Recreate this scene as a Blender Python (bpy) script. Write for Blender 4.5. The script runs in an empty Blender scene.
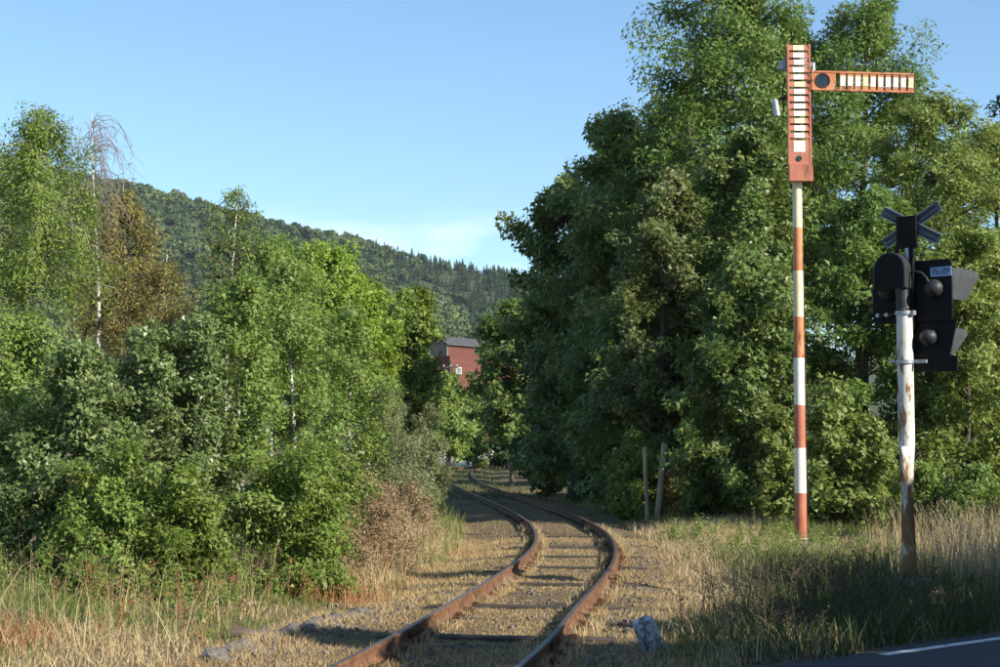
import bpy, math, random
import numpy as np
from mathutils import Vector, Matrix, Euler

# ------------------------------------------------------------------ camera, sky, sun, exposure
SC = bpy.context.scene
COL = SC.collection
F = 1600.0                       # focal length in pixels of the 1000 px wide photograph
CAM_Z = 1.99
HORIZON = 447.0
PITCH = math.atan((HORIZON - 333.5) / F)
cam_d = bpy.data.cameras.new('camera')
cam = bpy.data.objects.new('camera', cam_d)
COL.objects.link(cam)
cam.location = (0, 0, CAM_Z)
cam.rotation_euler = (math.pi / 2 + PITCH, 0, 0)
cam_d.sensor_width = 36.0
cam_d.lens = 36.0 * F / 1000.0
cam_d.clip_start = 0.1
cam_d.clip_end = 8000
SC.camera = cam

SUN_EL = math.radians(29)
SUN_AZ = math.radians(55)          # to the right of straight behind the camera
SUN_H = (math.sin(SUN_AZ), -math.cos(SUN_AZ))     # horizontal direction towards the sun
world = bpy.data.worlds.new('World')
SC.world = world
world.use_nodes = True
wn = world.node_tree
wn.nodes.clear()


def wnode(t, **kw):
    n = wn.nodes.new(t)
    for k, v in kw.items():
        setattr(n, k, v)
    return n


sky = wnode('ShaderNodeTexSky', sky_type='NISHITA', sun_disc=False)
sky.sun_elevation = SUN_EL
sky.sun_rotation = math.atan2(SUN_H[0], SUN_H[1])
sky.altitude = 300
sky.air_density = 1.0
sky.dust_density = 0.3
sky.ozone_density = 1.3
tc = wnode('ShaderNodeTexCoord')
sep = wnode('ShaderNodeSeparateXYZ')
wn.links.new(tc.outputs['Generated'], sep.inputs[0])
cmap = wnode('ShaderNodeMapping')
cmap.inputs['Scale'].default_value = (1.0, 1.0, 2.4)
cmap.inputs['Location'].default_value = (0.275, 0.1, 0.06)
wn.links.new(tc.outputs['Generated'], cmap.inputs[0])
cn = wnode('ShaderNodeTexNoise')
cn.inputs['Scale'].default_value = 7.0
cn.inputs['Detail'].default_value = 7.0
cn.inputs['Roughness'].default_value = 0.55
wn.links.new(cmap.outputs[0], cn.inputs[0])
cr = wnode('ShaderNodeMapRange')
cr.inputs['From Min'].default_value = 0.51
cr.inputs['From Max'].default_value = 0.74
wn.links.new(cn.outputs[0], cr.inputs[0])
low = wnode('ShaderNodeMapRange')                  # fair weather clouds stand low above the horizon
low.inputs['From Min'].default_value = 0.150
low.inputs['From Max'].default_value = 0.125
low.inputs['To Min'].default_value = 0.015
wn.links.new(sep.outputs[2], low.inputs[0])
cm = wnode('ShaderNodeMath', operation='MULTIPLY')
wn.links.new(cr.outputs[0], cm.inputs[0])
wn.links.new(low.outputs[0], cm.inputs[1])
mixc = wnode('ShaderNodeMix', data_type='RGBA')
mixc.inputs['B'].default_value = (7.6, 7.8, 8.1, 1)
wn.links.new(cm.outputs[0], mixc.inputs['Factor'])
tint = wnode('ShaderNodeMix', data_type='RGBA', blend_type='MULTIPLY')
tint.inputs['Factor'].default_value = 1.0
tint.inputs['B'].default_value = (0.81, 1.0, 1.11, 1)
wn.links.new(sky.outputs[0], tint.inputs['A'])
wn.links.new(tint.outputs['Result'], mixc.inputs['A'])
bg = wnode('ShaderNodeBackground')
bg.inputs[1].default_value = 0.103
wout = wnode('ShaderNodeOutputWorld')
wn.links.new(mixc.outputs['Result'], bg.inputs[0])
wn.links.new(bg.outputs[0], wout.inputs[0])

sun_d = bpy.data.lights.new('sun', 'SUN')
sun_d.energy = 5.0
sun_d.angle = math.radians(0.5)
sun_d.color = (1.0, 0.93, 0.80)
sun = bpy.data.objects.new('sun', sun_d)
COL.objects.link(sun)
to_sun = Vector((SUN_H[0] * math.cos(SUN_EL), SUN_H[1] * math.cos(SUN_EL), math.sin(SUN_EL)))
sun.rotation_euler = to_sun.to_track_quat('Z', 'Y').to_euler()
sun.location = (30, -20, 40)

SC.view_settings.view_transform = 'Standard'
SC.view_settings.look = 'None'
SC.view_settings.gamma = 1
SC.view_settings.exposure = 0.82
SC.render.engine = 'CYCLES'
SC.cycles.max_bounces = 6
SC.cycles.diffuse_bounces = 3
SC.cycles.glossy_bounces = 2
SC.cycles.transmission_bounces = 4
SC.cycles.volume_bounces = 0
SC.cycles.use_denoising = True

# ------------------------------------------------------------------ helpers
RNG = np.random.default_rng(11)
random.seed(5)


def ray(x, y):
    u = (x - 500.0) / F
    v = (333.5 - y) / F
    return Vector((u, math.cos(PITCH) - v * math.sin(PITCH), math.sin(PITCH) + v * math.cos(PITCH)))


def on_ground(x, y, z=0.0):
    r = ray(x, y)
    t = (z - CAM_Z) / r.z
    return Vector((r.x * t, r.y * t, z))


def at_depth(x, y, Y):
    r = ray(x, y)
    t = Y / r.y
    return Vector((r.x * t, Y, CAM_Z + r.z * t))


def tag(o, label=None, cat=None, group=None, kind=None):
    if label: o['label'] = label
    if cat: o['category'] = cat
    if group: o['group'] = group
    if kind: o['kind'] = kind
    return o


def empty(name, loc=(0, 0, 0), rz=0.0, **kw):
    o = bpy.data.objects.new(name, None)
    COL.objects.link(o)
    o.location = loc
    o.rotation_euler = (0, 0, rz)
    o.empty_display_size = 0.2
    return tag(o, **kw)


def np_mesh(name, V, tris=None, quads=None, smooth=False, tint=None):
    me = bpy.data.meshes.new(name)
    V = np.asarray(V, np.float32)
    lv, ls, st = [], [], 0
    if tris is not None and len(tris):
        t = np.asarray(tris, np.int32)
        lv.append(t.ravel()); ls.append(st + 3 * np.arange(len(t), dtype=np.int32)); st += 3 * len(t)
    if quads is not None and len(quads):
        q = np.asarray(quads, np.int32)
        lv.append(q.ravel()); ls.append(st + 4 * np.arange(len(q), dtype=np.int32)); st += 4 * len(q)
    lv = np.concatenate(lv); ls = np.concatenate(ls)
    me.vertices.add(len(V)); me.vertices.foreach_set('co', V.ravel())
    me.loops.add(len(lv)); me.loops.foreach_set('vertex_index', lv)
    me.polygons.add(len(ls)); me.polygons.foreach_set('loop_start', ls)
    me.update(calc_edges=True)
    if smooth:
        me.polygons.foreach_set('use_smooth', np.ones(len(ls), bool))
    if tint is not None:
        at = me.attributes.new('tint', 'FLOAT', 'POINT')
        at.data.foreach_set('value', np.clip(tint, 0, 1).astype(np.float32))
    return me


def link(name, me, mat, parent=None, loc=None):
    o = bpy.data.objects.new(name, me)
    COL.objects.link(o)
    if mat is not None and not me.materials:
        me.materials.append(mat)
    if parent is not None: o.parent = parent
    if loc is not None: o.location = loc
    return o


class MB:
    """collects shapes of ONE part"""
    def __init__(s):
        s.v, s.f = [], []

    def add(s, vs, fs):
        b = len(s.v)
        s.v += [tuple(p) for p in vs]
        s.f += [tuple(i + b for i in f) for f in fs]
        return s

    def box(s, c, size, rot=None):
        hx, hy, hz = size[0] / 2, size[1] / 2, size[2] / 2
        R = rot if rot is not None else Matrix.Identity(3)
        vs = [Vector(c) + R @ Vector((sx * hx, sy * hy, sz * hz)) for sx in (-1, 1) for sy in (-1, 1) for sz in (-1, 1)]
        return s.add(vs, [(0, 1, 3, 2), (4, 6, 7, 5), (0, 4, 5, 1), (2, 3, 7, 6), (0, 2, 6, 4), (1, 5, 7, 3)])

    def tube(s, pts, rad, n=10, cap=True):
        pts = [Vector(p) for p in pts]
        if not hasattr(rad, '__len__'): rad = [rad] * len(pts)
        vs, fs = [], []
        up = Vector((0, 0, 1))
        for i, p in enumerate(pts):
            d = (pts[min(i + 1, len(pts) - 1)] - pts[max(i - 1, 0)]).normalized()
            a = d.cross(up)
            if a.length < 1e-3: a = d.cross(Vector((0, 1, 0)))
            a.normalize(); b = d.cross(a)
            for k in range(n):
                t = 2 * math.pi * k / n
                vs.append(p + rad[i] * (math.cos(t) * a + math.sin(t) * b))
        for i in range(len(pts) - 1):
            for k in range(n):
                fs.append((i * n + k, i * n + (k + 1) % n, (i + 1) * n + (k + 1) % n, (i + 1) * n + k))
        if cap:
            fs.append(tuple(range(n)))
            fs.append(tuple((len(pts) - 1) * n + k for k in reversed(range(n))))
        return s.add(vs, fs)

    def prism(s, poly, axis_a, axis_b, org, ext):
        """extrude a polygon (in the plane a,b at org) along vector ext"""
        A, B, O, E = Vector(axis_a), Vector(axis_b), Vector(org), Vector(ext)
        n = len(poly)
        vs = [O + A * p[0] + B * p[1] for p in poly] + [O + A * p[0] + B * p[1] + E for p in poly]
        fs = [tuple(range(n)), tuple(reversed(range(n, 2 * n)))] + [(i, i + n, (i + 1) % n + n, (i + 1) % n) for i in range(n)]
        return s.add(vs, fs)

    def dome(s, c, axis, r, depth, n=16, m=6):
        axis = Vector(axis).normalized()
        a = axis.orthogonal().normalized(); b = axis.cross(a)
        vs, fs = [], []
        for i in range(m):
            t = i / m * math.pi / 2
            for k in range(n):
                u = 2 * math.pi * k / n
                vs.append(Vector(c) + axis * depth * math.sin(t) + (a * math.cos(u) + b * math.sin(u)) * r * math.cos(t))
        vs.append(Vector(c) + axis * depth)
        for i in range(m - 1):
            for k in range(n):
                fs.append((i * n + k, i * n + (k + 1) % n, (i + 1) * n + (k + 1) % n, (i + 1) * n + k))
        for k in range(n):
            fs.append(((m - 1) * n + k, (m - 1) * n + (k + 1) % n, m * n))
        fs.append(tuple(reversed(range(n))))
        return s.add(vs, fs)

    def build(s, name, mat, parent=None, bevel=0.0, smooth=True, loc=None):
        me = bpy.data.meshes.new(name)
        me.from_pydata(s.v, [], s.f)
        import bmesh
        bm = bmesh.new(); bm.from_mesh(me)
        bmesh.ops.recalc_face_normals(bm, faces=bm.faces)
        if bevel > 0:
            es = [e for e in bm.edges if len(e.link_faces) == 2 and e.calc_face_angle(0) > 0.7]
            bmesh.ops.bevel(bm, geom=es, offset=bevel, segments=1, affect='EDGES', clamp_overlap=True)
        bm.to_mesh(me); bm.free()
        if smooth:
            me.polygons.foreach_set('use_smooth', np.ones(len(me.polygons), bool))
            me.set_sharp_from_angle(angle=math.radians(35))
        return link(name, me, mat, parent, loc)


# ------------------------------------------------------------------ materials
def lin(h):
    r, g, b = [((h >> s) & 255) / 255 for s in (16, 8, 0)]
    f = lambda c: c / 12.92 if c <= 0.04045 else ((c + 0.055) / 1.055) ** 2.4
    return (f(r), f(g), f(b), 1)


def base_mat(name, rough=0.8, spec=0.3):
    m = bpy.data.materials.new(name)
    m.use_nodes = True
    p = m.node_tree.nodes['Principled BSDF']
    p.inputs['Roughness'].default_value = rough
    p.inputs['Specular IOR Level'].default_value = spec
    return m, m.node_tree, p


def ramp(nt, stops):
    r = nt.nodes.new('ShaderNodeValToRGB')
    e = r.color_ramp.elements
    while len(e) < len(stops): e.new(0.5)
    for i, (p, c) in enumerate(stops):
        e[i].position = p
        e[i].color = c if len(c) == 4 else (*c, 1)
    return r


def tex(nt, scale, detail=5, rough=0.6, coord='Object', stretch=None):
    t = nt.nodes.new('ShaderNodeTexCoord')
    n = nt.nodes.new('ShaderNodeTexNoise')
    n.inputs['Scale'].default_value = scale
    n.inputs['Detail'].default_value = detail
    n.inputs['Roughness'].default_value = rough
    if stretch:
        mp = nt.nodes.new('ShaderNodeMapping')
        mp.inputs['Scale'].default_value = stretch
        nt.links.new(t.outputs[coord], mp.inputs[0]); nt.links.new(mp.outputs[0], n.inputs[0])
    else:
        nt.links.new(t.outputs[coord], n.inputs[0])
    return n


def noise_mat(name, stops, scale, rough=0.85, bump=0.3, bump_scale=None, spec=0.3, stretch=None, detail=6, dist=0.01, metallic=0):
    m, nt, p = base_mat(name, rough, spec)
    n = tex(nt, scale, detail, stretch=stretch)
    r = ramp(nt, stops)
    nt.links.new(n.outputs[0], r.inputs[0])
    nt.links.new(r.outputs[0], p.inputs['Base Color'])
    p.inputs['Metallic'].default_value = metallic
    if bump:
        b = nt.nodes.new('ShaderNodeBump')
        b.inputs['Strength'].default_value = bump
        b.inputs['Distance'].default_value = dist
        n2 = tex(nt, bump_scale or scale * 3, detail, stretch=stretch)
        nt.links.new(n2.outputs[0], b.inputs['Height'])
        nt.links.new(b.outputs[0], p.inputs['Normal'])
    return m


def leaf_mat(name, cols, trans=0.36, rough=0.5, spec=0.35):
    """each leaf takes one of the given colours"""
    m, nt, p = base_mat(name, rough, spec)
    g = nt.nodes.new('ShaderNodeAttribute'); g.attribute_name = 'tint'
    n = len(cols)
    r = ramp(nt, [(i / max(1, n - 1), c) for i, c in enumerate(cols)])
    nt.links.new(g.outputs['Fac'], r.inputs[0])
    nt.links.new(r.outputs[0], p.inputs['Base Color'])
    t = nt.nodes.new('ShaderNodeBsdfTranslucent')
    hs = nt.nodes.new('ShaderNodeHueSaturation')
    hs.inputs['Hue'].default_value = 0.48
    hs.inputs['Value'].default_value = 1.2
    nt.links.new(r.outputs[0], hs.inputs['Color'])
    nt.links.new(hs.outputs[0], t.inputs[0])
    mx = nt.nodes.new('ShaderNodeMixShader')
    mx.inputs[0].default_value = trans
    out = nt.nodes['Material Output']
    nt.links.new(p.outputs[0], mx.inputs[1]); nt.links.new(t.outputs[0], mx.inputs[2])
    nt.links.new(mx.outputs[0], out.inputs[0])
    return m


def paint_mat(name, col, worn, rust=(0.16, 0.055, 0.02), amount=0.42, scale=9.0, rough=0.55, streak=0.25, foot=0.0):
    """old paint: fades towards a second tone and breaks open to rust in streaks and chips"""
    m, nt, p = base_mat(name, rough, 0.4)
    a = tex(nt, scale * 0.5, 5)
    r1 = ramp(nt, [(0.35, col), (0.7, worn)])
    nt.links.new(a.outputs[0], r1.inputs[0])
    b = tex(nt, scale, 8, 0.68, stretch=(1, 1, streak))
    r2 = ramp(nt, [(1 - amount - 0.04, (0, 0, 0)), (1 - amount + 0.04, (1, 1, 1))])
    if foot:                      # rust has eaten further up from the damp foot
        tcn = nt.nodes.new('ShaderNodeTexCoord'); sp = nt.nodes.new('ShaderNodeSeparateXYZ')
        mr = nt.nodes.new('ShaderNodeMapRange')
        mr.inputs['From Min'].default_value = 2.4; mr.inputs['From Max'].default_value = 0.3
        mr.inputs['To Min'].default_value = 0.0; mr.inputs['To Max'].default_value = foot
        add = nt.nodes.new('ShaderNodeMath'); add.operation = 'ADD'
        nt.links.new(tcn.outputs['Object'], sp.inputs[0]); nt.links.new(sp.outputs[2], mr.inputs[0])
        nt.links.new(b.outputs[0], add.inputs[0]); nt.links.new(mr.outputs[0], add.inputs[1])
        nt.links.new(add.outputs[0], r2.inputs[0])
    else:
        nt.links.new(b.outputs[0], r2.inputs[0])
    mx = nt.nodes.new('ShaderNodeMix'); mx.data_type = 'RGBA'
    mx.inputs['B'].default_value = (*rust, 1)
    nt.links.new(r2.outputs[0], mx.inputs['Factor'])
    nt.links.new(r1.outputs[0], mx.inputs['A'])
    nt.links.new(mx.outputs['Result'], p.inputs['Base Color'])
    bp = nt.nodes.new('ShaderNodeBump'); bp.inputs['Strength'].default_value = 0.25; bp.inputs['Distance'].default_value = 0.004
    nt.links.new(b.outputs[0], bp.inputs['Height']); nt.links.new(bp.outputs[0], p.inputs['Normal'])
    return m


M = {}
M['rail_side'] = noise_mat('rail_rust', [(0.3, (0.045, 0.024, 0.015)), (0.5, (0.135, 0.064, 0.032)), (0.72, (0.21, 0.11, 0.056))], 5, 0.9, 0.5, 60, dist=0.003)
M['rail_top'] = noise_mat('rail_running_surface', [(0.35, (0.09, 0.06, 0.045)), (0.65, (0.17, 0.135, 0.11))], 9, 0.42, 0.1, 80, spec=0.5, metallic=0.35)
M['sleeper'] = noise_mat('tarred_timber', [(0.3, (0.022, 0.017, 0.014)), (0.55, (0.06, 0.047, 0.038)), (0.75, (0.12, 0.098, 0.08))], 7, 0.9, 0.7, 40, stretch=(0.18, 1, 1))
M['iron'] = noise_mat('rusty_iron', [(0.3, (0.035, 0.017, 0.010)), (0.7, (0.12, 0.05, 0.024))], 20, 0.85, 0.4)
M['stone'] = noise_mat('ballast_stone', [(0.25, (0.07, 0.058, 0.048)), (0.5, (0.15, 0.125, 0.10)), (0.8, (0.27, 0.235, 0.20))], 2.2, 0.9, 0.5, 40)
M['rubble'] = noise_mat('grey_rubble', [(0.3, (0.07, 0.062, 0.056)), (0.55, (0.2, 0.18, 0.16)), (0.8, (0.33, 0.3, 0.27))], 5, 0.92, 0.8, 18, dist=0.02)
M['concrete'] = noise_mat('old_concrete', [(0.3, (0.13, 0.12, 0.11)), (0.7, (0.33, 0.31, 0.28))], 6, 0.92, 0.6, 30)
M['marker'] = paint_mat('marker_white_paint', (0.40, 0.44, 0.50), (0.30, 0.33, 0.38), (0.10, 0.095, 0.09), 0.46, 11, 0.8, 1.0)
M['timber'] = noise_mat('weathered_timber', [(0.3, (0.055, 0.042, 0.035)), (0.6, (0.15, 0.11, 0.085)), (0.8, (0.24, 0.19, 0.15))], 8, 0.9, 0.8, 30, stretch=(0.15, 1, 1))
M['stake'] = noise_mat('stake_wood', [(0.3, (0.28, 0.24, 0.15)), (0.7, (0.48, 0.42, 0.28))], 10, 0.9, 0.5, 30, stretch=(1, 1, 0.12))
M['red'] = paint_mat('signal_red_paint', (0.37, 0.108, 0.06), (0.46, 0.19, 0.115), (0.2, 0.07, 0.03), 0.40, 6)
M['orange'] = paint_mat('faded_orange_paint', (0.50, 0.16, 0.055), (0.54, 0.25, 0.12), (0.22, 0.075, 0.028), 0.43, 6)
M['white'] = paint_mat('signal_white_paint', (0.80, 0.77, 0.70), (0.72, 0.67, 0.56), (0.36, 0.17, 0.06), 0.33, 7)
M['cream'] = paint_mat('yellowed_white_paint', (0.72, 0.62, 0.42), (0.66, 0.52, 0.30), (0.34, 0.15, 0.05), 0.37, 6)
M['post'] = paint_mat('post_white_paint_rusting', (0.66, 0.66, 0.62), (0.60, 0.57, 0.48), (0.22, 0.115, 0.045), 0.435, 7.0, 0.6, 0.3, foot=0.19)
M['black'] = noise_mat('black_enamel', [(0.3, (0.004, 0.004, 0.005)), (0.7, (0.010, 0.010, 0.012))], 6, 0.6, 0.1, 60, dist=0.001, spec=0.15)
M['dark_grey'] = noise_mat('dark_grey_enamel', [(0.3, (0.016, 0.017, 0.019)), (0.7, (0.035, 0.036, 0.039))], 6, 0.5, 0.1, 60, dist=0.001)
M['hood'] = noise_mat('grey_sheet_metal', [(0.3, (0.04, 0.043, 0.046)), (0.7, (0.06, 0.064, 0.067))], 8, 0.75, 0.1, 50, dist=0.001, spec=0.15)
M['zinc'] = noise_mat('galvanised_steel', [(0.3, (0.26, 0.28, 0.31)), (0.7, (0.45, 0.47, 0.50))], 14, 0.45, 0.1, 60, dist=0.001, metallic=0.5)
M['cross'] = noise_mat('blue_grey_cross_back', [(0.3, (0.06, 0.08, 0.105)), (0.7, (0.10, 0.125, 0.155))], 10, 0.5, 0.1, 60, dist=0.001)
M['label'] = noise_mat('pale_enamel_plate', [(0.3, (0.26, 0.36, 0.55)), (0.7, (0.32, 0.43, 0.62))], 12, 0.4, 0.05)
M['ink'] = noise_mat('blue_black_lettering', [(0.3, (0.03, 0.05, 0.14)), (0.7, (0.04, 0.07, 0.2))], 20, 0.5, 0)
M['lens'] = noise_mat('dark_lens_glass', [(0.3, (0.006, 0.012, 0.010)), (0.7, (0.02, 0.03, 0.028))], 4, 0.12, 0, spec=0.6)
M['asphalt'] = noise_mat('asphalt', [(0.3, (0.033, 0.034, 0.037)), (0.6, (0.05, 0.051, 0.054)), (0.8, (0.075, 0.075, 0.077))], 30, 0.88, 0.5, 220, dist=0.006)
M['line'] = paint_mat('road_paint', (0.66, 0.66, 0.64), (0.52, 0.52, 0.51), (0.07, 0.07, 0.072), 0.40, 12, 0.7, 1.0)
M['red_boards'] = noise_mat('red_painted_boards', [(0.3, (0.10, 0.036, 0.026)), (0.7, (0.155, 0.054, 0.038))], 1.2, 0.8, 0.4, 6, stretch=(0.1, 0.1, 4))
M['grey_boards'] = noise_mat('grey_weathered_boards', [(0.3, (0.13, 0.115, 0.10)), (0.7, (0.28, 0.25, 0.22))], 2, 0.9, 0.4, 6, stretch=(3, 3, 0.1))
M['roof'] = noise_mat('grey_roofing', [(0.3, (0.05, 0.05, 0.054)), (0.7, (0.09, 0.09, 0.095))], 1.5, 0.8, 0.3, 6)
M['pane'] = noise_mat('window_glass', [(0.3, (0.10, 0.11, 0.12)), (0.7, (0.2, 0.22, 0.23))], 2, 0.15, 0, spec=0.6)
M['limewash'] = noise_mat('grey_white_limewash', [(0.3, (0.38, 0.37, 0.36)), (0.7, (0.62, 0.6, 0.58))], 1.5, 0.9, 0.2)
M['bark'] = noise_mat('grey_brown_bark', [(0.3, (0.035, 0.028, 0.022)), (0.7, (0.13, 0.105, 0.08))], 9, 0.92, 0.8, 30, stretch=(1, 1, 0.2))
M['pale_bark'] = noise_mat('pale_twig_bark', [(0.3, (0.17, 0.15, 0.10)), (0.7, (0.36, 0.33, 0.25))], 9, 0.9, 0.5, 30, stretch=(1, 1, 0.2))
M['birch_bark'] = noise_mat('birch_bark', [(0.30, (0.06, 0.05, 0.045)), (0.40, (0.40, 0.37, 0.33)), (0.6, (0.62, 0.58, 0.53)), (0.8, (0.72, 0.69, 0.65))], 5, 0.8, 0.4, 20, stretch=(1, 1, 2.2))
M['twig'] = noise_mat('bare_birch_twigs', [(0.3, (0.16, 0.12, 0.11)), (0.7, (0.30, 0.24, 0.22))], 5, 0.9, 0)

M['lf_birch'] = leaf_mat('birch_leaves', [(0.091, 0.164, 0.030), (0.152, 0.241, 0.047), (0.220, 0.297, 0.067), (0.288, 0.312, 0.095)])
M['lf_brown'] = leaf_mat('yellowing_birch_leaves', [(0.150, 0.169, 0.037), (0.210, 0.205, 0.057), (0.270, 0.219, 0.069), (0.247, 0.162, 0.051)])
M['lf_fresh'] = leaf_mat('fresh_green_leaves', [(0.110, 0.179, 0.031), (0.170, 0.241, 0.044), (0.256, 0.312, 0.064)])
M['lf_lime'] = leaf_mat('yellow_green_leaves', [(0.127, 0.226, 0.023), (0.210, 0.311, 0.037), (0.300, 0.368, 0.057)])
M['lf_aspen'] = leaf_mat('grey_green_leaves', [(0.084, 0.140, 0.034), (0.136, 0.203, 0.061), (0.198, 0.256, 0.088), (0.304, 0.342, 0.149)], rough=0.42, spec=0.5)
M['lf_willow'] = leaf_mat('silvery_willow_leaves', [(0.116, 0.144, 0.053), (0.198, 0.227, 0.099), (0.313, 0.325, 0.171)], rough=0.45)
M['lf_maple'] = leaf_mat('maple_leaves', [(0.062, 0.125, 0.023), (0.104, 0.174, 0.036), (0.166, 0.218, 0.058), (0.291, 0.299, 0.103)], rough=0.45, spec=0.45)
M['lf_pale'] = leaf_mat('maple_leaves_with_dry_keys', [(0.08, 0.115, 0.03), (0.115, 0.155, 0.04), (0.16, 0.185, 0.06), (0.36, 0.30, 0.16)], rough=0.5)
M['lf_ash'] = leaf_mat('ash_leaves', [(0.068, 0.139, 0.023), (0.117, 0.197, 0.036), (0.166, 0.240, 0.052), (0.227, 0.277, 0.078)])
M['lf_ashy'] = leaf_mat('yellowish_ash_leaves', [(0.117, 0.181, 0.033), (0.193, 0.254, 0.052), (0.276, 0.313, 0.078)])
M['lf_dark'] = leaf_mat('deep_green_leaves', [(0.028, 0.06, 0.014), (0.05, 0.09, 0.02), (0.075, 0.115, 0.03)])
M['lf_hazel'] = leaf_mat('light_shrub_leaves', [(0.123, 0.190, 0.038), (0.208, 0.263, 0.064), (0.304, 0.343, 0.110)])
M['lf_rust'] = leaf_mat('dry_tan_weed', [(0.150, 0.175, 0.060), (0.275, 0.188, 0.102), (0.375, 0.250, 0.144), (0.475, 0.350, 0.204)], trans=0.2, rough=0.8)
M['lf_gold'] = leaf_mat('golden_autumn_leaves', [(0.20, 0.16, 0.04), (0.32, 0.23, 0.06), (0.38, 0.24, 0.07)])
M['straw'] = leaf_mat('dry_straw_grass', [(0.300, 0.216, 0.114), (0.432, 0.330, 0.180), (0.552, 0.444, 0.258), (0.348, 0.276, 0.132)], trans=0.25, rough=0.7)
M['straw_short'] = leaf_mat('short_dry_grass', [(0.281, 0.193, 0.095), (0.435, 0.311, 0.151), (0.562, 0.415, 0.208), (0.351, 0.262, 0.113)], trans=0.25, rough=0.8)
M['grass'] = leaf_mat('green_grass', [(0.072, 0.127, 0.024), (0.132, 0.196, 0.039), (0.228, 0.253, 0.072), (0.324, 0.287, 0.121)], trans=0.3, rough=0.6)
M['shade_grass'] = leaf_mat('shade_darkened_grass', [(0.028, 0.055, 0.014), (0.05, 0.085, 0.02), (0.08, 0.11, 0.03), (0.15, 0.14, 0.06)], trans=0.25, rough=0.6)  # green grass with the shade put into its colour
M['rust_grass'] = leaf_mat('reddish_dry_weeds', [(0.22, 0.085, 0.04), (0.32, 0.15, 0.065), (0.38, 0.22, 0.11)], trans=0.2, rough=0.8)
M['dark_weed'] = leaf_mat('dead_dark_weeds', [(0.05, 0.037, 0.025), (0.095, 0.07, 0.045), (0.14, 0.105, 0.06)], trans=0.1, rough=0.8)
M['hill_leaf'] = leaf_mat('hill_broadleaf', [(0.03, 0.055, 0.02), (0.06, 0.095, 0.028), (0.12, 0.15, 0.045)], trans=0.15, rough=0.7)
M['hill_dark'] = leaf_mat('hill_conifer', [(0.022, 0.042, 0.018), (0.035, 0.06, 0.024), (0.05, 0.078, 0.03)], trans=0.08, rough=0.75)
M['hill_pale'] = leaf_mat('hill_pale_broadleaf', [(0.08, 0.10, 0.04), (0.12, 0.14, 0.06), (0.15, 0.15, 0.075)], trans=0.15, rough=0.7)


def ground_material():
    m, nt, p = base_mat('dry_ground', 0.95, 0.15)
    a = tex(nt, 0.35, 6)
    b = tex(nt, 9.0, 8, 0.7)
    c = tex(nt, 60.0, 4, 0.7)
    r1 = ramp(nt, [(0.38, (0.055, 0.075, 0.025)), (0.55, (0.15, 0.115, 0.06))])
    r2 = ramp(nt, [(0.32, (0.055, 0.041, 0.028)), (0.52, (0.20, 0.145, 0.082)), (0.72, (0.32, 0.245, 0.145))])
    nt.links.new(a.outputs[0], r1.inputs[0]); nt.links.new(b.outputs[0], r2.inputs[0])
    mx = nt.nodes.new('ShaderNodeMix'); mx.data_type = 'RGBA'; mx.inputs['Factor'].default_value = 0.65
    nt.links.new(r1.outputs[0], mx.inputs['A']); nt.links.new(r2.outputs[0], mx.inputs['B'])
    nt.links.new(mx.outputs['Result'], p.inputs['Base Color'])
    bp = nt.nodes.new('ShaderNodeBump'); bp.inputs['Strength'].default_value = 0.8; bp.inputs['Distance'].default_value = 0.03
    ad = nt.nodes.new('ShaderNodeMath'); ad.operation = 'ADD'
    nt.links.new(b.outputs[0], ad.inputs[0]); nt.links.new(c.outputs[0], ad.inputs[1])
    nt.links.new(ad.outputs[0], bp.inputs['Height']); nt.links.new(bp.outputs[0], p.inputs['Normal'])
    return m


M['ground'] = ground_material()

# ------------------------------------------------------------------ track centre line
CTRL = np.array([(-6, -3.75), (-2, -3.2), (2, -2.58), (6, -1.9), (10, -1.2), (12, -0.85), (13.5, -0.59), (15, -0.33), (17, -0.06), (19, 0.21), (21, 0.49), (24, 0.87),
                 (27, 1.18), (30, 1.39), (33, 1.49), (36, 1.5), (40, 1.4), (45, 1.12), (50, 0.75), (56, 0.25), (63, -0.35),
                 (72, -1.06), (82, -1.7), (95, -2.31), (110, -2.73), (122, -2.82), (136, -2.55), (152, -1.7), (170, -0.1), (190, 2.3), (215, 6.0)])


def nat_spline(x, y, xq):
    n = len(x); h = np.diff(x)
    A = np.zeros((n, n)); r = np.zeros(n)
    A[0, 0] = A[-1, -1] = 1
    for i in range(1, n - 1):
        A[i, i - 1] = h[i - 1]; A[i, i] = 2 * (h[i - 1] + h[i]); A[i, i + 1] = h[i]
        r[i] = 3 * ((y[i + 1] - y[i]) / h[i] - (y[i] - y[i - 1]) / h[i - 1])
    c = np.linalg.solve(A, r)
    i = np.clip(np.searchsorted(x, xq) - 1, 0, n - 2)
    b = (y[i + 1] - y[i]) / h[i] - h[i] * (2 * c[i] + c[i + 1]) / 3
    d = (c[i + 1] - c[i]) / (3 * h[i])
    t = xq - x[i]
    return y[i] + b * t + c[i] * t * t + d * t ** 3


_dq = np.linspace(-6, 214, 1800)
_xq = nat_spline(CTRL[:, 0], CTRL[:, 1], _dq)
_k = np.hanning(41); _k /= _k.sum()
_xp = np.pad(_xq, 20, mode='reflect', reflect_type='odd')
_xq = np.convolve(_xp, _k, 'valid')


def track_x(d):
    return np.interp(d, _dq, _xq)


_arc = np.concatenate([[0], np.cumsum(np.hypot(np.diff(_dq), np.diff(_xq)))])


def track_at(s):
    """position and unit tangent at arc length s"""
    d = np.interp(s, _arc, _dq); x = track_x(d)
    e = 0.5
    t = np.stack([track_x(d + e) - track_x(d - e), np.full_like(np.asarray(d, float), 2 * e)], -1)
    t = t / np.linalg.norm(t, axis=-1, keepdims=True)
    return np.stack([x, d], -1), t


def arc_of(d):
    return float(np.interp(d, _dq, _arc))


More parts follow.
